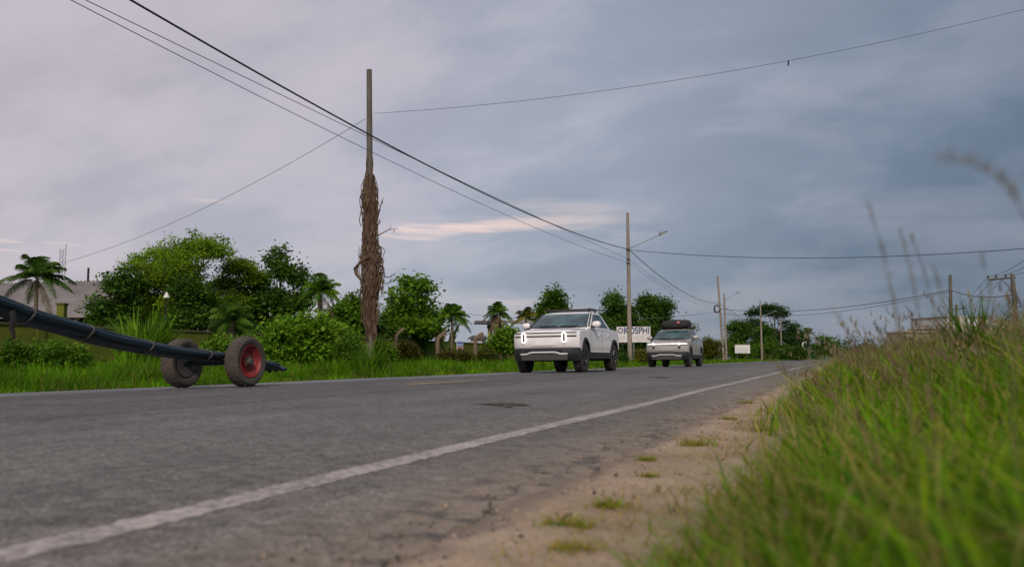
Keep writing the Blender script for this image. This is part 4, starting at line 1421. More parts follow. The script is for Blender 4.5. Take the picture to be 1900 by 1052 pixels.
# ------------------------------------------------------------------ signs
def text_mesh(name, s, size, m, parent, loc, rot, depth=.004):
    cu = bpy.data.curves.new(name, 'FONT')
    cu.body = s
    cu.size = size
    cu.extrude = depth
    cu.offset = size * .018
    cu.align_x = 'LEFT'
    o = bpy.data.objects.new(name, cu)
    COL.objects.link(o)
    dg = bpy.context.evaluated_depsgraph_get()
    me = bpy.data.meshes.new_from_object(o.evaluated_get(dg))
    bpy.data.objects.remove(o)
    me.materials.clear(); me.materials.append(m)
    q = bpy.data.objects.new(name, me)
    COL.objects.link(q)
    q.parent = parent; q.location = loc; q.rotation_euler = rot
    return q


sd = dist_of(1176, 16.4)
b = pt(1176, 665, sd); b.z = 0
t = thing('company_sign', 'white roadside board with a gear mark and navy KOSPHI lettering behind the street light pole', 'sign', b, YAW * .35)
s = mpp(sd)
wS, hS = 61 * s * 1.02, 29 * s
zc = pt(1176, 620.5, sd).z
MB().box((0, 0, zc), (wS, .06, hS)).build('board', M_WHITE, t, 0, .006)
for x in (-wS / 2 + .06, 0, wS / 2 - .06):
    MB().tube([(x, .08, -.1), (x, .08, zc + hS * .4)], [.04, .04], 8).build('post', M_GALV, t)
L = text_mesh('lettering', 'KOSPHI', hS * .50, M_NAVY, t, (-wS * .29, -.036, zc + hS * .045), (math.pi / 2, 0, 0))
wid = max(v.co.x for v in L.data.vertices)
L.scale = (wS * .755 / wid, 1.22, 1)
g = MB()
ring = []
gc = Vector((-wS * .385, -.036, zc + hS * .255)); gr = hS * .15
for k in range(9):
    a = 6.283 * k / 9
    g.box((gc.x + math.cos(a) * gr * 1.12, gc.y, gc.z + math.sin(a) * gr * 1.12), (gr * .36, .01, gr * .36))
pts = [gc + Vector((math.cos(a) * gr * .86, 0, math.sin(a) * gr * .86)) for a in np.linspace(0, 6.2832, 25)]
g.tube(pts, gr * .14, 6, cap=False)
g.build('gear_mark', M_NAVY, t, 0)
r = np.random.default_rng(3)
# the small print below is too faint to read in the photograph: only its broken tone is there
for row, (z, x0, x1, m, hh) in enumerate(((-.06, .22, .45, M_PINK, .035), (-.13, .02, .3, M_SLATE, .045), (-.15, -.46, -.22, M_SLATE, .035), (-.26, .0, .46, M_SLATE, .055), (-.27, -.46, -.24, M_SLATE, .05), (-.38, -.44, -.3, M_PINK, .03), (-.39, .1, .44, M_PINK, .04))):
    mb = MB(); x = x0
    while x < x1:
        w_ = r.uniform(.008, .022)
        mb.box(((x + w_ / 2) * wS, -.034, (zc + z * hS)), (w_ * wS, .006, hh * hS * r.uniform(.6, 1.1)))
        x += w_ + r.uniform(.006, .014)
    mb.build('small_print', m, t, 0)

bd = dist_of(1378, 14.8)
b = pt(1378, 665, bd); b.z = 0
t = thing('billboard', 'small white billboard with faded blue print on two posts right of the twin poles', 'billboard', b, YAW * .4)
s = mpp(bd)
zc = pt(1378, 647.5, bd).z
MB().box((0, 0, zc), (27 * s, .08, 15.5 * s)).build('board', M_WHITE, t, 0, .01)
for row, (z, hh, m) in enumerate(((.10, .10, M_SLATE), (-.12, .16, M_BLUE), (-.34, .08, M_NAVY))):
    mb = MB(); x = -.38 if row < 2 else -.32
    lim = -x
    while x < lim:
        w_ = r.uniform(.018, .04)
        mb.box(((x + w_ / 2) * 27 * s, -.046, zc + z * 15.5 * s), (w_ * 27 * s, .01, hh * 15.5 * s * r.uniform(.5, 1)))
        x += w_ + r.uniform(.015, .03)
    mb.build('faded_print', m if row != 1 else M_SLATE, t, 0)
for x in (-9 * s, 9 * s):
    MB().tube([(x, .1, -.1), (x, .1, zc + 5 * s)], [.07, .07], 8).build('post', M_ROOFDARK, t)

# short white post near the end of the road
wd = 215
b = pt(1490, 665, wd); b.z = 0
t = thing('marker_post', 'short white post in front of the dark shrubs near the end of the road', 'post', b)
hz_ = pt(1490, 636, wd).z
MB().tube([(0, 0, -.1), (0, 0, hz_)], [.16, .14], 8).build('shaft', M_WHITE, t)
MB().tube([(0, 0, hz_), (.5, 0, hz_ + .15), (1.0, 0, hz_ + .1)], [.10, .09, .07], 6).build('arm', M_WHITE, t)

# buildings beyond the bank
b = pt(1770, 665, 150); b.z = .1
t = thing('white_building', 'white block building with a paler stair block behind the bank grass', 'building', b, YAW + R(10))
s = mpp(150)
MB().box((0, 0, 3.6), (96 * s, 9, 7.3)).build('walls', M_WHITEWALL, t, 0)
MB().box((-1.75, -4.7, 3.75), (14 * s, .5, 7.6)).build('stair_tower', M_CREAM, t, 0)
MB().box((0, 0, 7.32), (98 * s, 9.4, .3)).build('roof', M_ROOF, t, 0)
MB().loft([[(-5.6, -4.55, 5.2), (-3.0, -4.55, 6.9), (-3.0, 4, 6.9), (-5.6, 4, 5.2)], [(-5.7, -4.6, 5.4), (-3.0, -4.6, 7.1), (-3.0, 4, 7.1), (-5.7, 4, 5.4)]]).build('lean_to_roof', M_ROOF, t, 0)
for x in (.6, 1.9, 3.2):
    f = MB().box((x, -4.53, 5.4), (.8, .08, .9)).build('window', M_ROOFDARK, t, 0)
    MB().box((x, -4.58, 5.4), (.66, .04, .76)).build('pane', M_DARK, f, 0)
b = pt(1694, 665, 118); b.z = -.35
t = thing('tan_building', 'low tan building with a flat brown roof in front of the white building', 'building', b, YAW + R(6))
s = mpp(118)
MB().box((0, 0, 2.2), (62 * s, 5, 4.3)).build('walls', M_TANWALL, t, 0)
MB().box((0, 0, 4.4), (66 * s, 5.6, .22)).build('roof', M_TANWALL, t, 0)
for x in (-1.9, -.4, 1.1):
    f = MB().box((x, -2.53, 3.0), (.8, .08, .9)).build('window', M_ROOFDARK, t, 0)
    MB().box((x, -2.58, 3.0), (.66, .04, .76)).build('pane', M_DARK, f, 0)
b = pt(1866, 665, 160); b.z = .3
t = thing('warehouse', 'long white warehouse strip behind the reeds at the right edge', 'building', b, YAW + R(4))
MB().box((0, 0, 3.4), (9, 8, 7.0)).build('walls', M_WHITEWALL, t, 0)
MB().box((0, 0, 7.0), (9.4, 8.4, .3)).build('roof', M_ROOF, t, 0)

# ------------------------------------------------------------------ cart carrying long bars
M_TYRE = surf('tyre_rubber', (.045, .04, .034), (.028, .026, .024), 8, .85, bump=.3, bscale=40)
M_TYREDUST = surf('dusty_tyre', (.075, .062, .048), (.045, .039, .032), 5, .9, bump=.3, bscale=40)
M_REDRIM = surf('red_rim_paint', (.30, .022, .024), (.15, .018, .018), 6, .55)
M_GREYRIM = surf('greasy_rim', (.075, .07, .062), (.045, .042, .038), 6, .6)
M_TEAL = surf('dark_teal_steel', (.010, .019, .023), (.016, .029, .035), 3, .42, .5)
M_TEALB = surf('blue_painted_steel', (.014, .036, .052), (.012, .028, .042), 3, .45, .2)
M_BRIGHT = surf('bare_steel', (.42, .43, .46), (.32, .33, .36), 5, .4, .8)

CD = 7.95
cd0 = dist_of(463, CD)
cp = pt(463, 665, cd0)
ct = cp.y
XNW, XFW = -CD - .06, -CD - 1.20
xm = (XNW + XFW) / 2
tilt = math.atan2(road_z(XNW) - road_z(XFW), XNW - XFW)
WR = .360
cart = thing('axle_cart', 'two wheeled axle cart with a red rimmed near wheel rolling on the far lane', 'cart', (xm, ct, road_z(xm)))
cart.rotation_euler = (0, -tilt, 0)
hw = (XNW - XFW) / 2


def cart_wheel(x, rim_m, out):
    wh = bpy.data.objects.new('wheel', None); COL.objects.link(wh)
    wh.parent = cart; wh.location = (x, 0, WR); wh.scale = (1.05, WR / .335, WR / .335)
    W = .105
    prof = [(.215, -W * .75), (.25, -W), (.30, -W), (.325, -W * .78), (.335, -W * .45), (.335, W * .45), (.325, W * .78), (.30, W), (.25, W), (.215, W * .75), (.205, 0), (.215, -W * .75)]
    ty = MB().lathe(prof, 40, 'x')
    for k in range(30):
        a = 6.283 * k / 30
        for s in (-1, 1):
            a2 = a + (.1 if s > 0 else 0)
            ty.tube([(s * .012, math.cos(a2) * .333, math.sin(a2) * .333), (s * .085, math.cos(a2 + .12) * .329, math.sin(a2 + .12) * .329)], .008, 4)
    ty.build('tyre', M_TYREDUST, wh, 40)
    rm = MB().lathe([(.0, out * .035), (.05, out * .04), (.085, out * .05), (.09, out * .015), (.15, out * .01), (.175, out * .045), (.20, out * .055), (.222, out * .085), (.212, out * .095), (.195, out * .07), (.195, -out * .08), (.0, -out * .05)], 36, 'x')
    rm.build('rim', rim_m, wh, 40)
    hb = MB().lathe([(.0, out * .11), (.04, out * .11), (.05, out * .09), (.05, -out * .06), (.0, -out * .06)], 18, 'x')
    for k in range(5):
        a = 6.283 * k / 5
        hb.lathe([(.0, out * .072), (.013, out * .072), (.013, out * .02)], 6, 'x', (0, math.cos(a) * .068, math.sin(a) * .068))
    hb.build('hub', M_GREYRIM if out > 0 else M_DARK, wh, 40)


cart_wheel(hw, M_REDRIM, 1)
cart_wheel(-hw, M_GREYRIM, -1)
MB().tube([(-hw + .06, 0, WR), (hw - .06, 0, WR)], [.045, .045], 12).build('axle', M_TEAL, cart)
MB().tube([(-.42, -.10, WR + .05), (.40, -.10, WR + .05)], [.022, .022], 10).build('tie_rod', M_BRIGHT, cart)
MB().box((0, 0, WR + .045), (.80, .14, .09)).box((-.36, 0, WR + .12), (.06, .1, .1)).box((.36, 0, WR + .12), (.06, .1, .1)).build('bolster', M_TEAL, cart, 0, .008)
MB().box((.30, -.02, WR + .115), (.30, .34, .05)).build('side_plate', M_TEALB, cart, 0, .008)
for s in (-1, 1):
    MB().tube([(s * .18, 0, WR), (s * .10, .55, WR - .02)], [.03, .025], 6).build('frame_rail', M_TEAL, cart)

BPATH = [(-160, 510), (-60, 547), (10, 572), (52, 588), (129, 608), (181, 625), (258, 642), (323, 653), (380, 660), (430, 666), (492, 677), (532, 686)]
bun = thing('bar_bundle', 'long bundle of dark teal steel bars sagging over the cart axle towards the left edge', 'steel bars', (-8.48, ct, .45))
org = Vector((-8.48, ct, .45))
r = np.random.default_rng(4)
k = 0
for layer, cnt in ((-1.0, 5), (-.33, 6), (.33, 6), (1.0, 5)):
    for j in range(cnt):
        off = (j - (cnt - 1) / 2) * .068
        pts, rad = [], []
        for i, (px, py) in enumerate(BPATH):
            d = dist_of(px, 8.5)
            p = pt(px, py, d)
            th = np.interp(px, [-160, 10, 129, 258, 380, 492, 532], [.066, .052, .048, .045, .040, .028, .012])
            p.x += off * np.interp(px, [380, 532], [1, .55])
            p.z += layer * th + r.normal(0, .004)
            if i == len(BPATH) - 1: p.y += r.uniform(-.9, .12)
            pts.append(p - org)
        # the end keeps the line of the last bay
        e, f = pts[-1], pts[-2]
        pts[-1] = f + (e - f) * max(.15, r.uniform(.4, 1.05))
        # smooth
        sm = []
        for i in range(len(pts) - 1):
            p0, p1_, p2_, p3_ = pts[max(i - 1, 0)], pts[i], pts[i + 1], pts[min(i + 2, len(pts) - 1)]
            for q in np.linspace(0, 1, 4, endpoint=False):
                sm.append(.5 * ((2 * p1_) + (p2_ - p0) * q + (2 * p0 - 5 * p1_ + 4 * p2_ - p3_) * q * q + (3 * p1_ - p0 - 3 * p2_ + p3_) * q ** 3))
        sm.append(pts[-1])
        MB().tube(sm, .033 if layer < .9 else .030, 8).build('bar', M_TEAL if (k % 4) else M_TEALB, bun, 60)
        k += 1
for px in (40, 150, 262, 372):
    d = dist_of(px, 8.48)
    yc = np.interp(px, [a for a, b in BPATH], [b for a, b in BPATH])
    c = pt(px, yc, d) - org
    th = np.interp(px, [10, 129, 258, 380], [.052, .048, .045, .040]) + .042
    ring = [c + Vector((.205 * math.cos(a), .02 * math.sin(3 * a), th * math.sin(a))) for a in np.linspace(0, 2 * math.pi, 25)]
    MB().tube(ring, .012, 5, cap=False).build('binding', M_GREYRIM, bun, 60)
# strap round the bars with a loose hanging end
sp = pt(22, 585, dist_of(22, 8.3)) - org
MB().tube([sp + Vector((0, 0, .05)), sp + Vector((.02, .01, -.06)), sp + Vector((.0, .0, -.14)), sp + Vector((.03, .01, -.20)), sp + Vector((.02, .02, -.26))], [.03, .028, .03, .022, .012], 7, jitter=.2).build('strap', M_DARK, bun, 50)


# ------------------------------------------------------------------ pickups
def paint(name, c, rough=.32):
    m, nt, b, out = new_mat(name)
    tc = N(nt, 'ShaderNodeTexCoord')
    no = N(nt, 'ShaderNodeTexNoise', Scale=2.2, Detail=5.0)
    nt.links.new(tc.outputs['Object'], no.inputs['Vector'])
    rp = ramp(nt, [(.35, c), (.75, tuple(x * .90 for x in c))], no.outputs['Fac'])
    nt.links.new(rp.outputs['Color'], b.inputs['Base Color'])
    b.inputs['Roughness'].default_value = rough
    b.inputs['Coat Weight'].default_value = .6
    b.inputs['Coat Roughness'].default_value = .06
    return m


M_BODYWHITE = paint('white_car_paint', (.87, .83, .82))
M_BODYSILVER = paint('silver_car_paint', (.40, .385, .36), .34)
M_PLASTIC = surf('black_cladding', (.026, .026, .028), (.018, .018, .02), 8, .6)
M_GLOSSBLACK = surf('gloss_black', (.012, .012, .014), (.010, .010, .011), 3, .12)
M_SKID = surf('grey_skid_plate', (.13, .12, .115), (.10, .095, .09), 5, .4, .5)
M_SATIN = surf('satin_silver_trim', (.72, .71, .70), (.64, .63, .62), 4, .35, .3)
M_RIM = surf('dark_alloy', (.075, .072, .07), (.05, .048, .047), 5, .4, .6)
M_TAIL = surf('tail_lamp_red', (.30, .015, .015), (.24, .012, .012), 4, .2)
M_LAMPWHITE = glow('lit_daytime_lamp', (1.0, .95, .92), .5)
M_BARLIT = glow('lit_light_bar', (1.0, .90, .93), .6)
M_LAMPCORE = surf('lamp_core', (.10, .085, .06), (.06, .055, .045), 9, .3)
M_BAROFF = surf('unlit_light_bar', (.80, .78, .77), (.74, .72, .71), 4, .2)


def glass_mat():
    m, nt, b, out = new_mat('painted_reflection_glass')
    b.inputs['Base Color'].default_value = (.012, .030, .034, 1)
    b.inputs['Roughness'].default_value = .04
    b.inputs['Specular IOR Level'].default_value = .5
    tc = N(nt, 'ShaderNodeTexCoord')
    no = N(nt, 'ShaderNodeTexNoise', Scale=1.8, Detail=2.0)
    nt.links.new(tc.outputs['Object'], no.inputs['Vector'])
    rp = ramp(nt, [(.35, (.015, .040, .046)), (.7, (.05, .13, .14))], no.outputs['Fac'])  # teal of reflected sky and trees painted into the glass colour
    nt.links.new(rp.outputs['Color'], b.inputs['Base Color'])
    return m


M_GLASS = glass_mat()
FA, RA, AR, AZ = 1.725, -1.725, .505, .42      # axles, arch radius, wheel centre height
FRONT, REAR = 2.56, -2.44


def arc(cx, a0, a1, n, rad=AR):
    return [(cx + rad * math.cos(R(a0 + (a1 - a0) * i / n)), AZ + rad * math.sin(R(a0 + (a1 - a0) * i / n))) for i in range(n + 1)]


def lower_profile():
    p = [(2.50, .70), (2.555, .78), (2.56, .95), (2.545, 1.10), (2.47, 1.185), (2.30, 1.215), (1.75, 1.265), (1.22, 1.31), (.4, 1.325), (-.5, 1.33), (-1.25, 1.345), (-1.5, 1.365), (-2.34, 1.375), (-2.42, 1.33), (-2.44, 1.15), (-2.42, .72), (-2.30, .60)]
    p += arc(RA, 163, 17, 12)
    p += [(-1.1, .56), (0, .56), (1.1, .56)]
    p += arc(FA, 163, 17, 12)
    p += [(2.33, .66)]
    return p


def body_pt(x, z, y):
    f = abs(y)
    if x > 1.6:
        x = x - .26 * (f ** 4.5) * ((x - 1.6) / .96)
    if x < -2.0:
        x = x + .10 * (f ** 6) * ((-2.0 - x) / .44)
    if z > 1.05:
        z = z - .075 * (f ** 5) * (z - 1.05) / .25
    # tumblehome and a soft shoulder
    w = .985 - .05 * max(0, (z - .95) / .4) ** 2 - .02 * max(0, (.75 - z) / .3)
    return (x, y * w, z)


def front_x(y):
    return FRONT - .26 * (abs(y) ** 4.5)


RINGK = [(0, 0), (.35, .012), (.62, .03), (.85, .075), (.955, .13), (1.0, .26)]
CABZ = [(1.26, -1.62, 1.27, .955), (1.34, -1.50, 1.15, .94), (1.52, -1.22, .82, .885), (1.70, -.98, .47, .82), (1.78, -.88, .27, .77), (1.825, -.74, .08, .66), (1.845, -.5, -.1, .40)]


def cab_params(z):
    for a, b in zip(CABZ, CABZ[1:]):
        if a[0] <= z <= b[0]:
            q = (z - a[0]) / (b[0] - a[0])
            return [a[i] + (b[i] - a[i]) * q for i in range(4)]
    return list(CABZ[-1] if z > 1.7 else CABZ[0])


def cab_front(z, f):
    _, x0, x1, w = cab_params(z)
    dx = np.interp(abs(f), [a for a, b in RINGK], [b for a, b in RINGK])
    return (x1 + .05 - dx, f * w, z)


def cab_ring(z):
    _, x0, x1, w = cab_params(z)
    right = []
    for f, dx in RINGK: right.append((x1 + .05 - dx, f * w, z))
    m = len(RINGK)
    for x in (x1 - .6, (x0 + x1) / 2, x0 + .5): right.append((x if x0 + .3 < x < x1 - .3 else (x0 + x1) / 2 + (x - (x0 + x1) / 2) * .3, w, z))
    for f, dx in reversed(RINGK): right.append((x0 - .03 + dx * .8, f * w, z))
    left = [(x, -y, zz) for x, y, zz in reversed(right[1:-1])]
    return right + left


def build_pickup(label, body_m, lit_bar):
    t = thing('pickup_truck', label, 'pickup truck')
    # painted lower body
    prof = lower_profile()
    ys_ = [-1, -.985, -.95, -.86, -.7, -.45, -.2, 0, .2, .45, .7, .86, .95, .985, 1]
    rings = []
    for y in ys_:
        rings.append([body_pt(x, z, y) for x, z in prof])
    MB().loft(rings).build('body', body_m, t, 32)
    # cabin
    MB().loft([cab_ring(z) for z, *_ in CABZ]).build('cabin', body_m, t, 38)
    # windscreen
    rows = []
    for z in np.linspace(1.335, 1.755, 7):
        rows.append([(lambda q: (q[0] + .012, q[1], q[2] + .006))(cab_front(z, f)) for f in np.linspace(-.925, .925, 13)])
    wsn = MB().grid(rows).build('windscreen', M_GLASS, t, 80)
    wm = MB()
    for s in (-1, 1):
        a = [(lambda q: (q[0] + .016, q[1], q[2] + .010))(cab_front(z, s * .965)) for z in np.linspace(1.33, 1.76, 6)]
        wm.tube(a, .026, 6)
    wm.tube([(lambda q: (q[0] + .02, q[1], q[2] + .0))(cab_front(1.325, f)) for f in np.linspace(-.93, .93, 11)], .02, 6)
    wm.build('pillar_trim', M_GLOSSBLACK, t, 50)
    wp = MB()
    for y0, y1 in ((-.62, -.05), (.08, .66)):
        wp.tube([(lambda q: (q[0] + .03, q[1], q[2] + .012))(cab_front(1.345 + .018 * (i % 2), y0 + (y1 - y0) * i / 3)) for i in range(4)], .011, 5)
    wp.build('wiper', M_GLOSSBLACK, t)
    # side glass, doors, handles, mirrors
    for s in (-1, 1):
        def side(x, z, o=.012):
            w_ = cab_params(z)[3]
            return (x, s * (w_ + o), z)
        for (xa0, xa1, xb0, xb1) in ((.86, .20, -.12, -.16), (-.19, -.23, -.92, -.56)):
            rows = []
            for z in np.linspace(1.345, 1.71, 6):
                q = (z - 1.345) / .365
                f, b_ = xa0 + (xa1 - xa0) * q, xb0 + (xb1 - xb0) * q
                rows.append([side(f + (b_ - f) * k / 5, z) for k in range(6)])
            MB().grid(rows).build('side_window', M_GLASS, t, 80)
        m = MB()
        m.tube([side(.90, 1.34, .008), side(.2, 1.725, .008), side(-.54, 1.725, .008), side(-.95, 1.34, .008)], .016, 5)
        m.tube([side(-.155, 1.34, .008), side(-.195, 1.72, .008)], .022, 5)
        m.build('window_trim', M_GLOSSBLACK, t, 50)
        for (x0, x1) in ((1.05, -.14), (-.17, -1.17)):
            rows = []
            for z in np.linspace(.64, 1.29, 6):
                rows.append([(lambda q: (q[0], q[1] + s * .006, q[2]))(body_pt(x0 + (x1 - x0) * k / 5, z, s * 1.0)) for k in range(6)])
            door = MB().grid(rows).build('door', body_m, t, 60)
            xh = x1 + .22
            q = body_pt(xh, 1.12, s)
            MB().box((q[0], q[1] + s * .012, q[2]), (.24, .02, .03)).build('handle', body_m, door, 0, .004)
        q = body_pt(.93, 1.36, s)
        mr = MB()
        rings = []
        for k, (yy, sc_) in enumerate(((.0, .55), (.03, .9), (.12, 1.0), (.20, .92), (.245, .55))):
            rings.append([(q[0] - .02 + .085 * sc_ * math.cos(a) - .02 * k * .3, s * (.985 + yy), 1.40 + .10 * sc_ * math.sin(a)) for a in [2 * math.pi * j / 12 for j in range(12)]])
        mm = mr.loft(rings).build('mirror', body_m, t, 60)
        MB().box((q[0] + .0, s * .97, 1.315), (.10, .18, .05)).build('mirror_arm', M_PLASTIC, mm, 0, .01)
        # arch lips, sill
        for cx in (FA, RA):
            ring = []
            for a in np.linspace(-2, 182, 25):
                c, sn = math.cos(R(a)), math.sin(R(a))
                e = [(cx + c * rr, AZ + sn * rr) for rr in (AR - .012, AR + .075)]
                xi = body_pt(e[1][0], max(.5, e[1][1]), s)
                xj = body_pt(e[0][0], max(.5, e[0][1]), s)
                ring.append([(xj[0], s * (abs(xj[1]) - .05), e[0][1]), (xj[0], s * (abs(xj[1]) + .022), e[0][1]), (xi[0], s * (abs(xi[1]) + .016), e[1][1]), (xi[0], s * (abs(xi[1]) - .05), e[1][1])])
            MB().loft(ring).build('arch_trim', M_PLASTIC, t, 40)
        MB().box((0, s * .93, .48), (2.46, .13, .20)).build('sill', M_PLASTIC, t, 0, .02)
        MB().box((-2.425, s * .80, 1.20), (.04, .16, .07)).build('tail_lamp', M_TAIL, t, 0, .004)
    # rear glass, tailgate
    rows = []
    for z in np.linspace(1.40, 1.70, 4):
        _, x0, x1, w_ = cab_params(z)
        rows.append([(x0 - .045, f * w_, z) for f in np.linspace(-.8, .8, 5)])
    MB().grid(rows).build('rear_window', M_GLASS, t, 80)
    MB().box((-2.435, 0, 1.04), (.03, 1.66, .50)).build('tailgate', body_m, t, 0, .01)
    bd_ = MB().box((-1.92, 0, 1.372), (.80, 1.50, .03)).build('bed_cover', M_PLASTIC, t, 0, .006)
    MB().box((-2.0, .87, 1.36), (.30, .05, .035)).build('bed_rail', M_PLASTIC, t, 0, .008)
    MB().box((-2.0, -.87, 1.36), (.30, .05, .035)).build('bed_rail', M_PLASTIC, t, 0, .008)
    # front bumper
    bp_prof = [(2.49, .705), (2.585, .675), (2.595, .56), (2.56, .47), (2.40, .33), (2.22, .33), (2.23, .52), (2.34, .66)]
    rings = [[(body_pt(x, z, y)[0] + .012, y * .975, z) for x, z in bp_prof] for y in ys_]
    MB().loft(rings).build('front_bumper', M_PLASTIC, t, 35)
    for y in (-.45, .45):
        MB().box((2.585, y, .615), (.05, .17, .055)).build('tow_hook', M_GLOSSBLACK, t, 0, .01)
    MB().box((2.588, 0, .60), (.05, .62, .10)).build('grille', M_GLOSSBLACK, t, 0, .01)
    sk = MB().loft([[(front_x(y) + .045 - .0, y, .525), (front_x(y) + .02, y * .97, .36), (front_x(y) - .08, y * .97, .34), (front_x(y) - .05, y, .525)] for y in np.linspace(-.70, .70, 11)])
    sk.build('skid_plate', M_SKID, t, 30)
    tr_ = []
    for y in np.linspace(-.70, .70, 15):
        lift = .05 * float(sstep(.48, .36, abs(y)))
        tr_.append((front_x(y) + .05, y, .525 + lift))
    MB().tube(tr_, [.02] + [.028] * 13 + [.02], 6).build('bumper_trim', M_SATIN, t, 50)
    # light bar between two dark lines, upright oval lamps
    ff = np.linspace(-.93, .93, 25)
    zl, zu = 1.035, 1.115
    rows = [[(front_x(y) + .006 - .15 * max(0, z - 1.09), y * .985, z) for y in ff] for z in np.linspace(zl, zu, 4)]
    MB().grid(rows).build('light_bar', M_BARLIT if lit_bar else M_BAROFF, t, 60)
    dl = MB()
    for z in (zl - .008, zu + .008):
        dl.tube([(front_x(y) + .004 - (.004 if z > 1.1 else 0), y * .985, z) for y in ff], .017, 5)
    dl.build('light_bar_trim', M_GLOSSBLACK, t, 60)
    for y in (-.60, .60):
        cx, cz_ = front_x(y) + .012, .985
        hwid, hh = .052, .135
        path = []
        for a in np.linspace(0, 2 * math.pi, 33):
            path.append((cx + .012, y + hwid * math.cos(a), cz_ + (hh - hwid) * (1 if math.sin(a) >= 0 else -1) + hwid * math.sin(a)))
        path.append(path[0])
        core = MB()
        core.loft([[(cx + d_, y + hwid * k_ * math.cos(a), cz_ + (hh - hwid) * (1 if math.sin(a) >= 0 else -1) + hwid * k_ * math.sin(a)) for a in [2 * math.pi * j / 24 + .001 for j in range(24)]] for d_, k_ in ((-.06, 1.1), (.008, 1.05), (.016, .8))])
        hl = core.build('headlight', M_LAMPCORE, t, 40)
        if lit_bar:
            MB().loft([[(cx + d_, y + .065 * math.cos(a), 1.07 + .065 * math.sin(a)) for a in [2 * math.pi * j / 18 for j in range(18)]] for d_ in (0, .03)]).build('lamp_ring', M_LAMPWHITE, hl, 40)
        else:
            MB().tube(path, .026, 8, cap=False).build('lamp_ring', M_LAMPWHITE, hl, 60)
    # hood seam, emblem-free nose; underbody
    hs = MB()
    for s in (-1, 1):
        hs.tube([body_pt(x, z + .004, s * f) for x, z, f in ((2.46, 1.186, .80), (2.2, 1.222, .84), (1.75, 1.262, .87), (1.25, 1.305, .90))], .008, 4)
    hs.build('hood_seam', M_GLOSSBLACK, t)
    MB().box((-.1, 0, .47), (4.5, 1.26, .26)).box((0, 0, .36), (2.3, 1.5, .08)).build('chassis', M_DARK, t, 0)
    # roof rack
    rk = MB()
    for x in (.02, -.72):
        rk.tube([(x, -.80, 1.905), (x, .80, 1.905)], [.022, .022], 8)
        for s in (-1, 1):
            rk.tube([(x, s * .62, 1.80), (x, s * .64, 1.905)], [.03, .022], 6)
    for s in (-1, 1):
        rk.tube([(.12, s * .66, 1.925), (-.85, s * .66, 1.925)], [.018, .018], 6)
    rk.build('roof_rack', M_PLASTIC, t, 50)
    # wheels
    for cx in (FA, RA):
        for s in (-1, 1):
            wh = bpy.data.objects.new('wheel', None); COL.objects.link(wh)
            wh.parent = t; wh.location = (cx, s * .845, AZ - .005)
            wh.rotation_euler = (0, .4 * cx, 0)
            W = .14
            ty = MB().lathe([(.26, -W * .8), (.33, -W), (.375, -W * .97), (.405, -W * .8), (.415, -W * .5), (.415, W * .5), (.405, W * .8), (.375, W * .97), (.33, W), (.26, W * .8), (.26, -W * .8)], 36, 'y')
            for k in range(36):
                a = 6.283 * k / 36
                for q in (-1, 1):
                    a2 = a + (.087 if q > 0 else 0)
                    ty.box((math.cos(a2) * .412, q * .088, math.sin(a2) * .412), (.035, .07, .035))
            ty.build('tyre', M_TYRE, wh, 40)
            rm = MB().lathe([(.0, s * .085), (.05, s * .09), (.07, s * .075), (.075, s * .03), (.10, s * .02), (.235, s * .03)], 30, 'y')
            rm.lathe([(.235, s * .03), (.25, s * .115), (.268, s * .118), (.268, s * .09)], 30, 'y')
            for k in range(5):
                a = 6.283 * k / 5
                for da in (-.13, .13):
                    rm.tube([(math.cos(a + da * 2) * .05, s * .085, math.sin(a + da * 2) * .05), (math.cos(a + da) * .25, s * .105, math.sin(a + da) * .25)], [.026, .020], 6)
            rm.build('rim', M_RIM, wh, 40)
    return t


def place(t, xc, y_front_axle, yaw=0.0):
    z0 = (road_z(xc - .85) + road_z(xc + .85)) / 2
    tl = math.atan2(road_z(xc + .85) - road_z(xc - .85), 1.7)
    t.location = (xc, y_front_axle + FA, z0)
    mtx = Matrix.Rotation(-math.pi / 2 + yaw, 4, 'Z')
    t.rotation_euler = (Matrix.Rotation(-tl, 4, 'Y') @ mtx).to_euler()


tr1 = build_pickup('white pickup truck with bright oval headlights and an empty roof rack', M_BODYWHITE, False)
place(tr1, -7.76, 24.0)
tr2 = build_pickup('silver pickup truck with a lit light bar following under a black roof bag', M_BODYSILVER, True)
place(tr2, -7.45, 41.0)

# soft bag on the roof rack of the silver truck
bag = thing('roof_bag', 'black soft roof bag with a little red and white badge on the silver pickup', 'roof bag', tr2.location)
bag.rotation_euler = tr2.rotation_euler
rings = []
for z, k in ((1.93, .90), (1.96, .97), (2.05, 1.0), (2.17, .97), (2.25, .88), (2.285, .72)):
    ring = []
    for j in range(28):
        a = 2 * math.pi * j / 28
        c, s_ = math.cos(a), math.sin(a)
        e = .45
        x = -.35 + .62 * k * (abs(c) ** e) * (1 if c > 0 else -1)
        y = .70 * k * (abs(s_) ** e) * (1 if s_ > 0 else -1)
        ring.append((x, y, z + .022 * math.sin(4 * a + z * 9) - (.05 * (y < -.3) * (z > 2.1))))
    rings.append(ring)
M_BAG = surf('black_bag_fabric', (.022, .020, .020), (.014, .013, .013), 12, .8, bump=.5, bscale=14)
MB().loft(rings).build('bag', M_BAG, bag, 50)
for y in (-.35, .30):
    MB().tube([(.29, y, 1.94), (.285, y, 2.12), (.20, y, 2.27), (-.35, y, 2.30), (-.9, y, 2.26), (-.985, y, 2.1), (-.98, y, 1.94)], .016, 5).build('strap', M_PLASTIC, bag, 50)
bdg = MB().loft([[(.275 + d_, .20 + .085 * math.cos(a), 2.165 + .055 * math.sin(a)) for a in [2 * math.pi * j / 16 for j in range(16)]] for d_ in (-.02, .012)]).build('badge', M_RED, bag, 30)
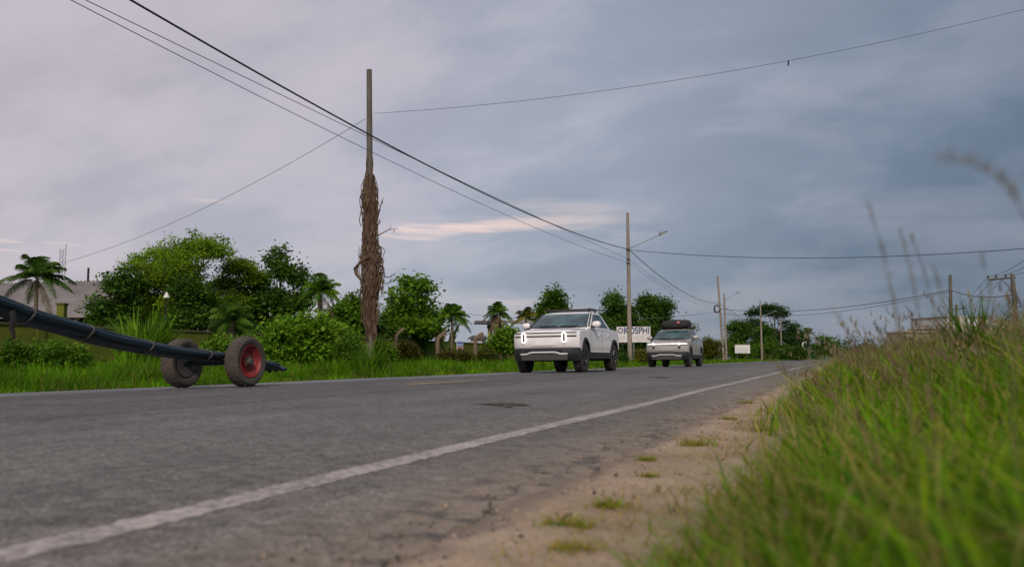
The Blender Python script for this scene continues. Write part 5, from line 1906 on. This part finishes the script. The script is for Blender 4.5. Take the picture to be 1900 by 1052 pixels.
MB().box((.289, .20, 2.165), (.006, .10, .022)).build('badge_band', M_WHITE, bdg, 0)


# ------------------------------------------------------------------ single tall grass stalks close to the viewpoint
STALKS = [(1700, 700, 1612, 385, 1.5, 'tall bending straw stalk, highest of the stalks above the bank'),
          (1735, 690, 1668, 425, 1.7, 'tall feathery stalk beside the highest stalk'),
          (1775, 690, 1690, 440, 1.9, 'slim brown stalk between the feathery stalk and the bare pole'),
          (1690, 690, 1648, 520, 2.4, 'short dark stalk left of the white building'),
          (1790, 680, 1728, 485, 1.7, 'brown stalk leaning towards the bare pole'),
          (1640, 700, 1535, 560, 2.2, 'bent straw stalk leaning over the end of the road'),
          (1880, 690, 1822, 480, 1.5, 'pale stalk near the crossarm pole'),
          (2010, 800, 1742, 299, .95, 'blurred stalk arching over almost level at the upper right edge'),
          (1800, 1040, 1640, 690, 1.05, 'thick blurred straw stalk lying across the grass at the lower right'),
          (1890, 1000, 1880, 560, 1.2, 'blurred reddish stem at the right edge')]
for i, (bx, by, tx, ty, dd, lab) in enumerate(STALKS):
    r = np.random.default_rng(100 + i)
    tip = pt(tx, ty, dd)
    fo = pt(bx, by, dd * 1.02)
    fo.z = float(ground_z(fo.x, fo.y))
    v = tip - fo
    if tx == 1742:
        hcurve = lambda q: fo + Vector((v.x * q ** 2, v.y * q ** 2, v.z * (1 - (1 - q) ** 2.6)))
    else: hcurve = lambda q: fo + Vector((v.x * q ** 2.1, v.y * q ** 2.1, v.z * (q * 1.16 - .16 * q ** 3)))
    t = thing('grass_stalk', lab, 'grass stalk', fo, 0, 'tall grass stalks on the bank')
    pts = [hcurve(q) - fo for q in np.linspace(0, 1, 14)]
    MB().tube(pts, [.0018 - .0014 * q for q in np.linspace(0, 1, 14)], 5).build('stem', M_STALK if 'M_STALK' in globals() else globals().setdefault('M_STALK', surf('straw_stem', (.17, .13, .06), (.12, .10, .04), 30, .7)), t, 60)
    n = 40
    q = r.uniform(.62, 1.0, n)
    P = np.array([hcurve(a) - fo for a in q])
    V, F, C = blades(P, r.uniform(.012, .034, n) * (1.2 - .5 * q), r.uniform(.0012, .003, n), r.uniform(0, 6.28, n), r.uniform(.1, .6, n), pick(np.array([[.20, .15, .09], [.27, .21, .13], [.16, .12, .07]]), n, r), 2)
    np_mesh('seed_head', V, F, M_GRASS, C, t)

# ------------------------------------------------------------------ sky and light
SUN_EL, SUN_AZ = R(33), R(157)      # azimuth measured clockwise from +Y: the glow comes over the right shoulder
world = bpy.data.worlds.new('World')
sc.world = world
world.use_nodes = True
nt = world.node_tree
bg = nt.nodes['Background']
wout = nt.nodes['World Output']
sky = N(nt, 'ShaderNodeTexSky', sky_type='NISHITA')
sky.sun_disc = False
sky.sun_elevation = SUN_EL
sky.sun_rotation = SUN_AZ
sky.dust_density = 2.0
nt.links.new(sky.outputs['Color'], bg.inputs['Color'])
bg.inputs['Strength'].default_value = .10

tc = N(nt, 'ShaderNodeTexCoord')
sep = N(nt, 'ShaderNodeSeparateXYZ')
nt.links.new(tc.outputs['Generated'], sep.inputs['Vector'])


def math_(op, a, b=None, c=None):
    n = N(nt, 'ShaderNodeMath', operation=op)
    for i, x in enumerate((a, b, c)):
        if x is None: continue
        if isinstance(x, (int, float)): n.inputs[i].default_value = x
        else: nt.links.new(x, n.inputs[i])
    return n.outputs['Value']


def vdot(v):
    n = N(nt, 'ShaderNodeVectorMath', operation='DOT_PRODUCT')
    n.inputs[1].default_value = v
    nt.links.new(tc.outputs['Generated'], n.inputs[0])
    return n.outputs['Value']


zc_ = math_('MAXIMUM', sep.outputs['Z'], 0.0)
den = math_('ADD', zc_, .42)
comb = N(nt, 'ShaderNodeCombineXYZ')
nt.links.new(math_('DIVIDE', sep.outputs['X'], den), comb.inputs['X'])
nt.links.new(math_('DIVIDE', sep.outputs['Y'], den), comb.inputs['Y'])


def cloud(scale, detail, rough, off, dist=.0, stretch=(1, 1, 1)):
    mp = N(nt, 'ShaderNodeMapping')
    mp.inputs['Location'].default_value = off
    mp.inputs['Scale'].default_value = stretch
    mp.inputs['Rotation'].default_value = (0, 0, -YAW)
    nt.links.new(comb.outputs['Vector'], mp.inputs['Vector'])
    n = N(nt, 'ShaderNodeTexNoise', Scale=scale, Detail=detail, Roughness=rough, Distortion=dist)
    nt.links.new(mp.outputs['Vector'], n.inputs['Vector'])
    return n.outputs['Fac']


east = vdot(tuple(RGT))                     # -: the pale side of the sky, +: the slate side
c1 = cloud(1.5, 6, .52, (3.1, 1.7, 0), .15)
c2 = cloud(3.6, 7, .55, (7.3, 2.2, 4), .2, (.75, 1.25, 1))
c3 = cloud(.7, 3, .5, (1.0, 5.2, 2))
# base tone across the sky, warped by the cloud masses
s_ = math_('ADD', east, math_('MULTIPLY', math_('SUBTRACT', c1, .5), .55))
s_ = math_('ADD', s_, math_('MULTIPLY', math_('SUBTRACT', c3, .5), .35))
s_ = math_('ADD', s_, math_('MULTIPLY', math_('SUBTRACT', sep.outputs['Z'], .16), -.62))
f_ = math_('MULTIPLY_ADD', s_, .8, .5)
base = ramp(nt, [(.04, (.385, .34, .375)), (.26, (.315, .31, .362)), (.48, (.25, .275, .335)), (.64, (.192, .224, .282)), (.80, (.122, .158, .212)), (.97, (.060, .092, .140))], f_)
# brighter and pinker billows
bil = ramp(nt, [(.42, g3(0)), (.66, g3(1))], c2)
amt = math_('MULTIPLY', bil.outputs['Color'], ramp(nt, [(.15, g3(.75)), (.85, g3(.18))], f_).outputs['Color'])
mx = N(nt, 'ShaderNodeMix', data_type='RGBA')
nt.links.new(amt, mx.inputs[0]); nt.links.new(base.outputs['Color'], mx.inputs[6])
mx.inputs[7].default_value = (.43, .385, .415, 1)
drk = ramp(nt, [(.30, g3(.89)), (.52, g3(1.0))], c2)
mxd = N(nt, 'ShaderNodeMix', data_type='RGBA', blend_type='MULTIPLY'); mxd.inputs[0].default_value = 1
nt.links.new(mx.outputs[2], mxd.inputs[6]); nt.links.new(drk.outputs['Color'], mxd.inputs[7])
# gaps with peach light low in the sky
mps = N(nt, 'ShaderNodeMapping'); mps.inputs['Scale'].default_value = (2.2, 2.2, 21); mps.inputs['Location'].default_value = (.4, .25, 1.05)
nt.links.new(tc.outputs['Generated'], mps.inputs['Vector'])
st = N(nt, 'ShaderNodeTexNoise', Scale=1.35, Detail=6.0, Roughness=.55, Distortion=.2)
nt.links.new(mps.outputs['Vector'], st.inputs['Vector'])
sm_ = ramp(nt, [(.575, g3(0)), (.70, g3(1))], st.outputs['Fac'])
elev = ramp(nt, [(.05, g3(0)), (.085, g3(1)), (.15, g3(1)), (.20, g3(0))], sep.outputs['Z'])
lft = ramp(nt, [(.40, g3(1)), (.66, g3(0))], math_('MULTIPLY_ADD', east, .8, .5))
ga = math_('MULTIPLY', math_('MULTIPLY', sm_.outputs['Color'], elev.outputs['Color']), math_('MULTIPLY', lft.outputs['Color'], .8))
mxg = N(nt, 'ShaderNodeMix', data_type='RGBA')
nt.links.new(ga, mxg.inputs[0]); nt.links.new(mxd.outputs[2], mxg.inputs[6]); mxg.inputs[7].default_value = (.86, .61, .50, 1)
bg2 = N(nt, 'ShaderNodeBackground')
bg2.inputs['Strength'].default_value = .95
nt.links.new(mxg.outputs[2], bg2.inputs['Color'])
msh = N(nt, 'ShaderNodeMixShader', Fac=.93)
nt.links.new(bg.outputs['Background'], msh.inputs[1])
nt.links.new(bg2.outputs['Background'], msh.inputs[2])
nt.links.new(msh.outputs['Shader'], wout.inputs['Surface'])

sun = bpy.data.lights.new('sun', 'SUN')
sun.energy = 1.5
sun.angle = R(14)
sun.color = (1.0, .90, .80)
so = bpy.data.objects.new('sun', sun)
COL.objects.link(so)
sd_ = Vector((math.sin(SUN_AZ) * math.cos(SUN_EL), math.cos(SUN_AZ) * math.cos(SUN_EL), math.sin(SUN_EL)))
so.rotation_euler = (-sd_).to_track_quat('-Z', 'Y').to_euler()

# ------------------------------------------------------------------ camera and render settings
cam = bpy.data.cameras.new('camera')
co = bpy.data.objects.new('camera', cam)
COL.objects.link(co)
co.location = EYE
co.rotation_euler = Matrix((RGT, UPV, -FWD)).transposed().to_euler()
cam.sensor_width = 36.0
cam.lens = 36.0 * FPX / 1900.0
cam.clip_start = .02
cam.clip_end = 9000
cam.dof.use_dof = True
cam.dof.focus_distance = 25
cam.dof.aperture_fstop = 2.2
sc.camera = co
sc.view_settings.view_transform = 'Standard'
sc.view_settings.look = 'None'
sc.view_settings.exposure = 0.58
sc.view_settings.gamma = 1
sc.render.engine = 'CYCLES'
sc.cycles.use_denoising = True
sc.cycles.max_bounces = 6
sc.cycles.diffuse_bounces = 3
sc.cycles.glossy_bounces = 3
sc.cycles.transmission_bounces = 3
sc.cycles.caustics_reflective = False
sc.cycles.caustics_refractive = False
